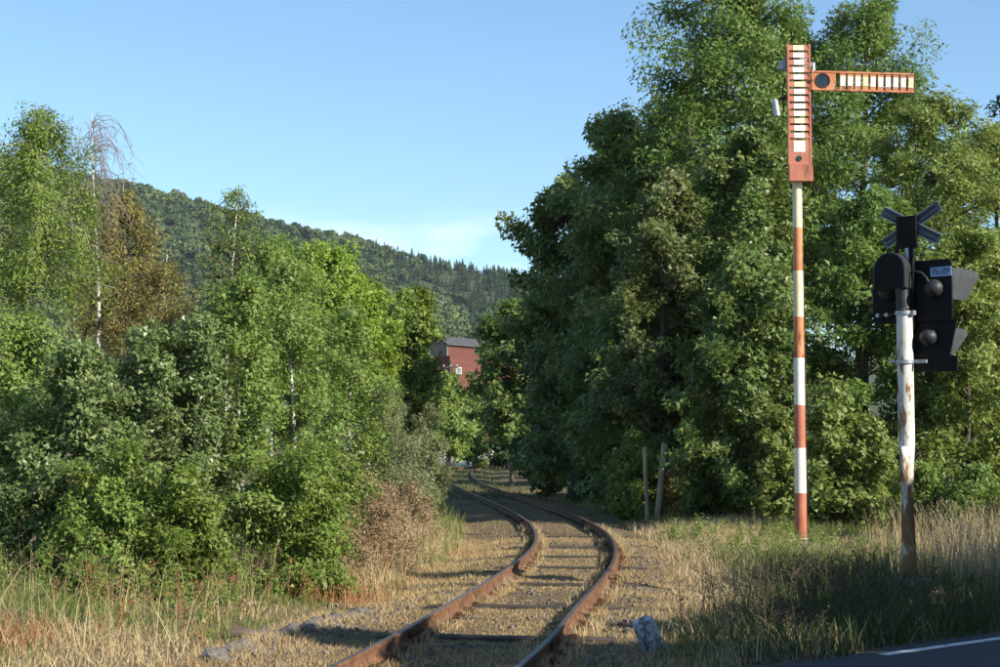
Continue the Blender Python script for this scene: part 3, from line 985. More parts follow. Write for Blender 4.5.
# clamps, bolts, conduit
zc1, zc2 = cz_(313.5), cz_(362)
MB().tube([(0, 0, zc1 - 0.02), (0, 0, zc1 + 0.03)], 0.122, 24).build('clamp', M['zinc'], sig)
MB().box((0.12, -0.02, zc1), (0.09, 0.07, 0.06)).build('clamp_lug', M['zinc'], sig, bevel=0.006)
MB().tube([(-0.40, 0.06, zc1), (-0.1, 0.02, zc1)], 0.016, 8).build('tie_bar', M['iron'], sig)
for bx in (-0.40, -0.27):
    MB().tube([(bx, 0.0, zc1 - 0.005), (bx, 0.1, zc1 - 0.005)], 0.03, 6).build('bolt', M['zinc'], sig)
MB().tube([(0, 0, zc2 - 0.025), (0, 0, zc2 + 0.025)], 0.124, 24).build('clamp', M['zinc'], sig)
MB().box((0.19, 0.02, zc2), (0.22, 0.035, 0.045)).build('clamp_arm', M['zinc'], sig, bevel=0.004)
MB().tube([(-0.12, -0.03, zc2), (-0.185, -0.03, zc2)], 0.028, 8).build('bolt', M['zinc'], sig)
cps = [(0.09, 0.03, cz_(273)), (0.17, 0.02, cz_(272.5)), (0.25, 0.01, cz_(274)), (0.31, 0.02, cz_(279)), (0.335, 0.05, cz_(285))]
MB().tube(cps, 0.017, 8).build('conduit', M['dark_grey'], sig)

# ------------------------------------------------------------------ small things on the ground
mk = on_ground(656, 652)
R3 = Euler((math.radians(10), math.radians(-27), math.radians(20))).to_matrix()
mbm = MB()
poly = [(-0.095, -0.085), (0.09, -0.095), (0.10, 0.08), (-0.085, 0.095)]
vs = [R3 @ Vector((x, y, z)) for z, k in ((-0.2, 1.05), (0.12, 1.0), (0.36, 0.98), (0.40, 0.86)) for x, y in [(p[0] * k, p[1] * k) for p in poly]]
fs = [(3, 2, 1, 0), (12, 13, 14, 15)] + [(r * 4 + k, r * 4 + (k + 1) % 4, (r + 1) * 4 + (k + 1) % 4, (r + 1) * 4 + k) for r in range(3) for k in range(4)]
mark = mbm.add(vs, fs).build('marker_stone', M['marker'], bevel=0.012)
mark.location = (mk.x, mk.y, -0.03)
tag(mark, 'short leaning bluish white marker stone beside the right rail', 'marker')

tb = on_ground(250, 640)
mbt = MB()
pts = [Vector((-0.2 + 0.4 * k / 5, 0.015 * math.sin(k * 2.2), 0.012 * math.sin(k * 1.3))) for k in range(6)]
mbt.tube(pts, [0.04, 0.055, 0.052, 0.056, 0.05, 0.035], 9)
tim = mbt.build('old_timber', M['timber'])
tim.location = (tb.x, tb.y, float(height(tb.x, tb.y)) + 0.06); tim.rotation_euler = (0, 0.05, 0.1)
tag(tim, 'short weathered brown timber lying in the grass at lower left', 'timber')

rub = empty('rubble_ridge', tuple(on_ground(285, 645)))
tag(rub, 'low ridge of grey rubble stones left of the track', 'rubble')


def stone_mesh(seed, n=1):
    import bmesh
    r = random.Random(seed)
    bm = bmesh.new(); bmesh.ops.create_icosphere(bm, subdivisions=n, radius=1)
    ax = [Vector((r.gauss(0, 1), r.gauss(0, 1), r.gauss(0, 1))).normalized() for _ in range(6)]
    for v in bm.verts:
        c = v.co.normalized()
        k = min([1.0] + [0.72 / max(0.3, c.dot(a)) for a in ax])
        v.co = c * k * r.uniform(0.93, 1.05)
        v.co.z *= 0.7
    me = bpy.data.meshes.new('stone'); bm.to_mesh(me); bm.free()
    return me


STN = [stone_mesh(i) for i in range(6)]
for m_ in STN: m_.materials.append(M['rubble'])
for k in range(85):
    t = RNG.random()
    px, py = 205 + 165 * t + RNG.normal(0, 3), 668 - 62 * t + RNG.normal(0, 3.0) * (1.6 - t)
    g = on_ground(px, py)
    s = RNG.uniform(0.035, 0.11) * (0.75 + 0.5 * RNG.random())
    o = bpy.data.objects.new('stone', STN[k % 6]); COL.objects.link(o); o.parent = rub
    o.location = Vector((g.x, g.y, float(height(g.x, g.y)) + s * 0.25)) - rub.location
    o.scale = (s * RNG.uniform(0.9, 1.6), s * RNG.uniform(0.8, 1.2), s)
    o.rotation_euler = (RNG.uniform(-0.4, 0.4), RNG.uniform(-0.4, 0.4), RNG.uniform(0, 6.28))


def stone_cloud(name, pts, smin, smax, mat, label):
    r = RNG
    n = len(pts)
    base = np.array([(1, 0, 0), (-1, 0, 0), (0, 1, 0), (0, -1, 0), (0, 0, 1), (0, 0, -1)], float)
    tri = np.array([(0, 2, 4), (2, 1, 4), (1, 3, 4), (3, 0, 4), (2, 0, 5), (1, 2, 5), (3, 1, 5), (0, 3, 5)])
    s = r.uniform(smin, smax, (n, 1, 1)) * r.uniform(0.6, 1.3, (n, 1, 3))
    V = base[None] * r.uniform(0.7, 1.2, (n, 6, 1)) * s
    V += r.normal(0, 0.18, (n, 6, 3)) * s
    a = r.uniform(0, 6.28, n); c, sn = np.cos(a), np.sin(a)
    X = V[..., 0] * c[:, None] - V[..., 1] * sn[:, None]; Y = V[..., 0] * sn[:, None] + V[..., 1] * c[:, None]
    V = np.stack([X, Y, V[..., 2] * 0.75], -1)
    z = height(pts[:, 0], pts[:, 1])
    V += np.stack([pts[:, 0], pts[:, 1], z + s[:, 0, 2] * 0.25], -1)[:, None]
    T = (tri[None] + 6 * np.arange(n)[:, None, None]).reshape(-1, 3)
    o = link(name, np_mesh(name, V.reshape(-1, 3), tris=T), mat)
    return tag(o, label, 'gravel', kind='stuff')


def lateral(n, u0, u1, d0, d1, bias=1.0):
    d = d0 + (d1 - d0) * RNG.random(n) ** bias
    u = RNG.uniform(u0, u1, n)
    return np.stack([track_x(d) + u, d], -1)


p = np.concatenate([lateral(1300, -2.3, 2.5, 12.5, 34, 1.3), lateral(1500, -2.6, -1.5, 13, 22), lateral(1800, 1.1, 2.6, 13, 34), lateral(200, -0.65, 0.65, 13, 30)])
p = p[np.min(np.abs(p[:, 1:2] - np.array(bare_s)[None]), 1) > 0.2]
p = p[(road_side(p[:, 0], p[:, 1]) > 0.5)]
stone_cloud('ballast', p, 0.014, 0.042, M['stone'], 'scattered grey ballast stones along the track')

t_ = RNG.uniform(-8, 14, 1500); o_ = RNG.normal(0.50, 0.14, 1500)
p = np.stack([RA.x + RDIR.x * t_ + RNRM.x * o_, RA.y + RDIR.y * t_ + RNRM.y * o_], -1)
stone_cloud('road_edge_gravel', p[np.abs(np.abs(p[:, 0] - track_x(p[:, 1])) - HALF) > 0.1], 0.008, 0.026, M['stone'], 'crumbled gravel along the edge of the road')

# stakes
for (x0, y0, x1, y1, lab) in ((647, 521, 644.5, 447, 'thin upright wooden stake by the young tree, left of the pair'),
                              (656.5, 521, 664.5, 443, 'thicker wooden stake leaning right, right of the pair')):
    b = on_ground(x0, y0); b.z = float(height(b.x, b.y)); t = at_depth(x1, y1, b.y - 0.05)
    r0 = 0.058 if x0 < 650 else 0.078
    v = t - b
    o = MB().tube([Vector((0, 0, 0)) - v * 0.08, v * 0.3 + Vector((0.015, 0, 0)), v * 0.6, v * 0.985, v], [r0 * 1.05, r0, r0 * 0.97, r0 * 0.95, r0 * 0.75], 12).build('wooden_stake', M['stake'])
    o.location = b
    tag(o, lab, 'stake', 'stakes beside the track')

# utility pole far down the line
ub = on_ground(447.5, 471.5); ut = at_depth(450.5, 361, ub.y)
up = empty('utility_pole', (ub.x, ub.y, 0)); tag(up, 'dark wooden utility pole far down the line below the red building', 'pole')
MB().tube([(0, 0, -0.3), (ut.x - ub.x, 0, ut.z)], [0.17, 0.12], 12).build('shaft', M['bark'], up)
MB().box((ut.x - ub.x, -0.1, ut.z - 0.5), (1.3, 0.1, 0.12)).build('crossarm', M['bark'], up)
for k in (-0.55, 0.0, 0.55):
    MB().tube([(ut.x - ub.x + k, -0.1, ut.z - 0.44), (ut.x - ub.x + k, -0.1, ut.z - 0.3)], 0.05, 8).build('insulator', M['limewash'], up)

# ------------------------------------------------------------------ red building
BD = 195.0
bx = at_depth(448, 343, BD)
bld = empty('red_building', (bx.x, BD, 0), 0)
tag(bld, 'red boarded building with grey plank gable rising above the trees by the bend', 'building')


def bp(x, y, dd=0.0):
    p = at_depth(x, y, BD + dd); return Vector((p.x - bx.x, dd, p.z))


kpx = F / BD
ang = math.radians(-38)                # long side runs away to the right
ax = Vector((math.cos(math.radians(52)), math.sin(math.radians(52)), 0)); ay = Vector((-math.sin(math.radians(52)), math.cos(math.radians(52)), 0))
gw, gl = 2.95, 9.0                     # gable width, length of the upper storey
z_e, z_r, z_b = bp(448, 343.5).z, bp(438, 336.5).z, bp(448, 356).z
C0 = Vector((0, 0, 0))
gl_dir, gw_dir = ax, ay
# upper storey walls
def wallbox(name, mat, o, a, la, b, lb, z0, z1, par=bld):
    return MB().prism([(0, 0), (la, 0), (la, lb), (0, lb)], a, b, Vector((o.x, o.y, z0)), (0, 0, z1 - z0)).build(name, mat, par, smooth=False)
up_w = wallbox('upper_wall', M['red_boards'], C0, ax, gl, ay, gw, z_b, z_e)
MB().prism([(0, z_b), (gw, z_b), (gw, z_e), (gw / 2, z_r - 0.1), (0, z_e)], ay, (0, 0, 1), C0 - ax * 0.12, ax * 0.118).build('gable', M['grey_boards'], bld, smooth=False)
for k in range(9):
    q = C0 - ax * 0.17 + ay * (0.02 + k * (gw - 0.1) / 8)
    hgt = z_e + (z_r - z_e) * (1 - abs(k - 4) / 4.0) - 0.12
    MB().prism([(0, 0), (0.1, 0), (0.1, 0.05), (0, 0.05)], ay, ax, Vector((q.x, q.y, z_b)), (0, 0, hgt - z_b)).build('batten', M['grey_boards'], bld, smooth=False)
for sd in (0, 1):
    e0 = C0 - ax * 0.5 + (ay * (-0.35) if sd == 0 else ay * (gw + 0.35))
    r0 = C0 - ax * 0.5 + ay * (gw / 2)
    drop = 0.35 * (z_r - z_e) / (gw / 2)
    vs = [Vector((e0.x, e0.y, z_e - drop)), Vector((r0.x, r0.y, z_r)), Vector((r0.x, r0.y, z_r)) + ax * (gl + 1), Vector((e0.x, e0.y, z_e - drop)) + ax * (gl + 1)]
    vs += [v + Vector((0, 0, 0.14)) for v in vs]
    MB().add(vs, [(0, 1, 2, 3), (7, 6, 5, 4), (0, 4, 5, 1), (1, 5, 6, 2), (2, 6, 7, 3), (3, 7, 4, 0)]).build('roof', M['roof'], bld, smooth=False)
# second, lower bay further along
wallbox('rear_wall', M['red_boards'], C0 + ax * (gl + 0.02) - ay * 0.4, ax, 9.0, ay, gw + 1.4, 0.0, z_e - 0.2)
MB().prism([(-0.7, z_e - 0.45), (gw + 1.3, z_e - 0.45), (gw / 2, z_r + 0.1)], ay, (0, 0, 1), C0 + ax * (gl + 0.7) - ay * 0.1, ax * 9.2).build('roof', M['roof'], bld, smooth=False)
# main body
wallbox('main_wall', M['red_boards'], C0 - ay * 0.8 - ax * 0.6, ax, gl + 0.5, ay, gw + 5.0, -0.2, z_b - 0.01)
wz0, wz1 = bp(455, 374).z, bp(455, 367).z
for k in range(1):
    w0 = C0 - ay * 0.86 + ax * (0.5 + 4.6 * k)
    fr = MB().prism([(0, 0), (1.1, 0), (1.1, 0.055), (0, 0.055)], ax, ay, Vector((w0.x, w0.y, wz0)), (0, 0, wz1 - wz0)).build('window', M['limewash'], bld, smooth=False)
    q = w0 - ay * 0.02 + ax * 0.1
    MB().prism([(0, 0), (0.9, 0), (0.9, 0.018), (0, 0.018)], ax, ay, Vector((q.x, q.y, wz0 + 0.1)), (0, 0, wz1 - wz0 - 0.2)).build('pane', M['pane'], fr, smooth=False)

# pale fence glimpsed beyond the bend
fe = empty('concrete_fence', tuple(on_ground(470, 466)))
tag(fe, 'pale concrete panel fence glimpsed behind the shrubs at the bend', 'fence')
for k in range(12):
    xx = -5.0 + k * 2.2
    MB().box((xx, 0.3 * k, 0.9), (2.0, 0.08, 2.1), Matrix.Rotation(math.atan2(0.3, 2.2), 3, 'Z')).build('panel', M['limewash'], fe)
    MB().box((xx + 1.1, 0.3 * k + 0.15, 1.0), (0.16, 0.16, 2.5)).build('post', M['concrete'], fe)

# ------------------------------------------------------------------ trees and shrubs
def unit(a):
    return a / np.maximum(1e-9, np.linalg.norm(a, axis=-1, keepdims=True))


def tubes_np(paths, n=6):
    """paths: list of (pts (k,3), radii (k)); one mesh"""
    V, Q, b = [], [], 0
    for P, R in paths:
        P = np.asarray(P, float); R = np.asarray(R, float)
        T = unit(np.gradient(P, axis=0))
        ref = np.where(np.abs(T[:, 2:3]) > 0.9, np.array([[1.0, 0, 0]]), np.array([[0, 0, 1.0]]))
        A_ = unit(np.cross(T, ref)); B_ = np.cross(T, A_)
        t = np.linspace(0, 2 * np.pi, n, endpoint=False)
        ring = P[:, None] + R[:, None, None] * (np.cos(t)[None, :, None] * A_[:, None] + np.sin(t)[None, :, None] * B_[:, None])
        V.append(ring.reshape(-1, 3))
        k = len(P)
        i = np.arange(k - 1)[:, None] * n + np.arange(n)[None]
        j = np.arange(k - 1)[:, None] * n + (np.arange(n)[None] + 1) % n
        Q.append(np.stack([i, j, j + n, i + n], -1).reshape(-1, 4) + b)
        b += k * n
    return np.concatenate(V), np.concatenate(Q)


def leaves_np(c, size, out, wid=0.55, droop=0.35, up=0.35, rnd=0.9, rng=RNG):
    n = len(c)
    nr = unit(np.array([0, 0, up]) + 0.6 * out + rng.normal(0, rnd, (n, 3)) * 0.55)
    ax_ = rng.normal(0, 1, (n, 3)); ax_[:, 2] -= droop * 2
    ax_ = unit(ax_ - nr * np.sum(ax_ * nr, -1, keepdims=True))
    bx_ = np.cross(nr, ax_)
    L = size * rng.uniform(0.5, 1.45, (n, 1))
    W = L * wid * 0.5
    k = np.where(rng.random((n, 1)) < 0.5, -1.0, 1.0)
    if len(c) > 0:
        V = np.stack([c + bx_ * W * 0.25 * k, c + ax_ * L * 0.4 - bx_ * W * 1.5 * k, c + ax_ * L], 1).reshape(-1, 3)
    T = np.arange(3 * n).reshape(-1, 3)
    return V, T


def grow(h, rx, zb, style, nleaf, size, rng, bare_top=False, trunk_r=None, stems=1):
    """returns wood paths, twig paths, leaf centres, outward directions"""
    st = dict(round=(0.92, 0.38, 28, 0.36), tall=(0.78, 0.46, 45, 0.34), weep=(0.68, 0.55, 45, 0.30), bush=(0.6, 0.42, 40, 0.32))[style]
    pa, pb_, elev, sub = st
    wood, cl, out = [], [], []
    tr = trunk_r or h * 0.014 + 0.01
    for sidx in range(stems):
        off = np.array([0, 0, 0.0]) if stems == 1 else np.array([rng.normal(0, rx * 0.28), rng.normal(0, rx * 0.28), 0])
        hh = h if sidx == 0 else h * rng.uniform(0.62, 0.97)
        nz = 9
        zz = np.linspace(-0.15, hh, nz)
        wander = np.cumsum(rng.normal(0, 0.013 * hh, (nz, 2)), 0) * np.linspace(0, 1, nz)[:, None]
        T = np.concatenate([wander + off[:2] * (0.35 + 0.65 * np.linspace(0, 1, nz))[:, None], zz[:, None]], 1)
        T[0, :2] = T[1, :2] * 0.9
        rr = tr / math.sqrt(stems) * (1 - 0.88 * np.linspace(0, 1, nz) ** 0.9)
        wood.append((T, rr))
        nb = int((46 if style != 'bush' else 30) / (stems ** 0.6))
        rxs = rx if stems == 1 else rx * 0.72
        for b in range(nb):
            t = (b + rng.random()) / nb
            if bare_top and t > 0.62: continue
            z = zb + (hh - zb) * t
            prof = max(0.07, math.sin(math.pi * min(0.98, 0.08 + 0.92 * t) ** pa)) ** pb_
            az = b * 2.4 + rng.normal(0, 0.4)
            ln_ = rxs * prof * rng.uniform(0.55, 1.08)
            e = math.radians(elev + rng.normal(0, 10)) * (0.5 + 0.5 * t)
            rise = min(ln_ * math.tan(e), hh * 0.25)
            z0 = max(0.12 * hh if style != 'bush' else 0.05 * hh, z - rise)
            p0 = np.array([np.interp(z0, T[:, 2], T[:, 0]), np.interp(z0, T[:, 2], T[:, 1]), z0])
            d = np.array([math.cos(az), math.sin(az), 0])
            p1 = p0 + d * ln_ + np.array([0, 0, z - z0])
            p1[2] = min(p1[2], hh * 1.02)
            s = np.linspace(0, 1, 5)[:, None]
            P = p0 + (p1 - p0) * s + np.array([0, 0, 1]) * (np.sin(s * np.pi) * ln_ * (0.10 if style != 'weep' else 0.22))
            if style == 'weep': P[:, 2] -= (s[:, 0] ** 2) * ln_ * 0.25
            P += rng.normal(0, 0.025 * ln_, P.shape) * s
            rb = max(0.006, tr * 0.42 * (1 - 0.8 * t) / math.sqrt(stems))
            wood.append((P, rb * (1 - 0.85 * s[:, 0])))
            ns = 7
            for q in range(ns):
                f = 0.28 + 0.76 * (q + rng.random()) / ns
                f = min(f, 1.0)
                bp0 = np.array([np.interp(f, s[:, 0], P[:, k]) for k in range(3)])
                sd = unit(d * 0.6 + rng.normal(0, 0.75, 3) + np.array([0, 0, 0.25 if style != 'weep' else -0.35]))
                sl_ = ln_ * sub * rng.uniform(0.5, 1.2) + 0.10
                e1 = bp0 + sd * sl_
                wood.append((np.stack([bp0, (bp0 + e1) / 2 + rng.normal(0, 0.04 * sl_, 3), e1]), np.array([rb * 0.4, rb * 0.28, rb * 0.1]) + 0.002))
                for w_ in (0.45, 1.0):
                    cl.append(bp0 + sd * sl_ * w_)
                    out.append(unit(d + np.array([0, 0, 0.4])))
        # leading shoot
        for q in range(6):
            if not bare_top:
                cl.append(T[-1] + rng.normal(0, 0.05, 3) * np.array([1, 1, 2]) * h * 0.3 - np.array([0, 0, q * 0.03 * hh])); out.append(np.array([0, 0, 1.0]))
    cl = np.array(cl); out = np.array(out)
    wgt = rng.uniform(0.3, 1.7, len(cl)); wgt /= wgt.sum()
    idx = rng.choice(len(cl), nleaf, p=wgt)
    sig_ = max(0.05, 0.10 * rx + 0.03) * (0.85 if style != 'bush' else 0.8)
    g = rng.normal(0, 1, (nleaf, 3)); g *= np.minimum(1, 1.45 / np.maximum(1e-6, np.linalg.norm(g, axis=1, keepdims=True)))
    g = g * sig_ * 1.15 * np.array([1, 1, 0.8])
    if style == 'weep':
        g[:, 2] = -np.abs(rng.normal(0, 1, nleaf)) * sig_ * 2.6
        g[:, :2] *= 0.7
    c = cl[idx] + g
    c[:, 2] = np.maximum(c[:, 2], 0.04)
    ct = np.clip(rng.normal(0.45, 0.24, len(cl)), 0, 1)
    return wood, c, out[idx], 0.55 * ct[idx] + 0.45 * rng.random(nleaf)


def make_tree(name, label, cat, group, x, d, ytop, half, ybot, style, nleaf, size, lm, bark='bark', seed=0, bare_top=False, trunk_r=None, stems=1, wid=0.55, loc=None, hgt=None, rad=None, part=('crown', 'trunk'), up=0.35):
    rng = np.random.default_rng(1000 + seed)
    if loc is None:
        t = at_depth(x, ytop, d)
        gz = float(height(t.x, d))
        h = t.z - gz
        b = at_depth(x, ybot, d)
        zb = max(0.02 * h, b.z - gz)
        rx = half / F * d
        pos = (t.x, d, gz)
    else:
        pos, h, rx, zb = loc, hgt, rad, 0.3
    root = empty(name, pos)
    tag(root, label, cat, group)
    nleaf = int(nleaf * ((1.85 if d < 36 else 2.1) if loc is None else 1.0)); size = size * ((0.82 if d < 36 else 1.0) if loc is None else 1.1)
    wood, c, out, tn = grow(h * 0.985, rx, zb, style, nleaf, size, rng, bare_top, trunk_r, stems)
    V, T = leaves_np(c, size, out, wid, rng=rng, droop=0.6 if style == 'weep' else 0.35, up=up)
    link(part[0], np_mesh(part[0], V, tris=T, tint=np.repeat(tn, 3)), M[lm], root)
    WV, WQ = tubes_np([w for w in wood if len(w[0]) > 5], 8)
    link(part[1], np_mesh(part[1], WV, quads=WQ, smooth=True), M[bark], root)
    WV, WQ = tubes_np([w for w in wood if len(w[0]) <= 5], 3)
    bo = link('branches', np_mesh('branches', WV, quads=WQ, smooth=True), M['bark' if bark != 'pale_bark' else bark], root)
    bo['kind'] = 'stuff'
    if bare_top:
        tw = []
        top = wood[0][0][-1]
        for k in range(70):
            f = rng.random() ** 0.8
            p0 = np.array([np.interp((0.72 + 0.28 * f) * h * 0.965, wood[0][0][:, 2], wood[0][0][:, j]) for j in range(3)])
            az = rng.uniform(0, 6.28); ln_ = rx * rng.uniform(0.3, 0.8)
            dr = np.array([math.cos(az) + 0.35, math.sin(az), 0])
            s = np.linspace(0, 1, 5)[:, None]
            P = p0 + dr * ln_ * s + np.array([0, 0, 1.0]) * (ln_ * (0.55 * np.sin(s * 2.3) - 0.85 * s ** 2.2)) + rng.normal(0, 0.02, (5, 3)) * s
            tw.append((P, np.linspace(0.009, 0.004, 5)))
            for q in range(3):
                b0 = P[2 + q % 3]
                tw.append((np.stack([b0, b0 + rng.normal(0, 0.10, 3) + [0.03, 0, -0.15], b0 + rng.normal(0, 0.14, 3) + [0.05, 0, -0.38]]), np.array([0.005, 0.004, 0.003])))
        TV, TQ = tubes_np(tw, 4)
        link('twigs', np_mesh('twigs', TV, quads=TQ), M['twig'], root)
    return root


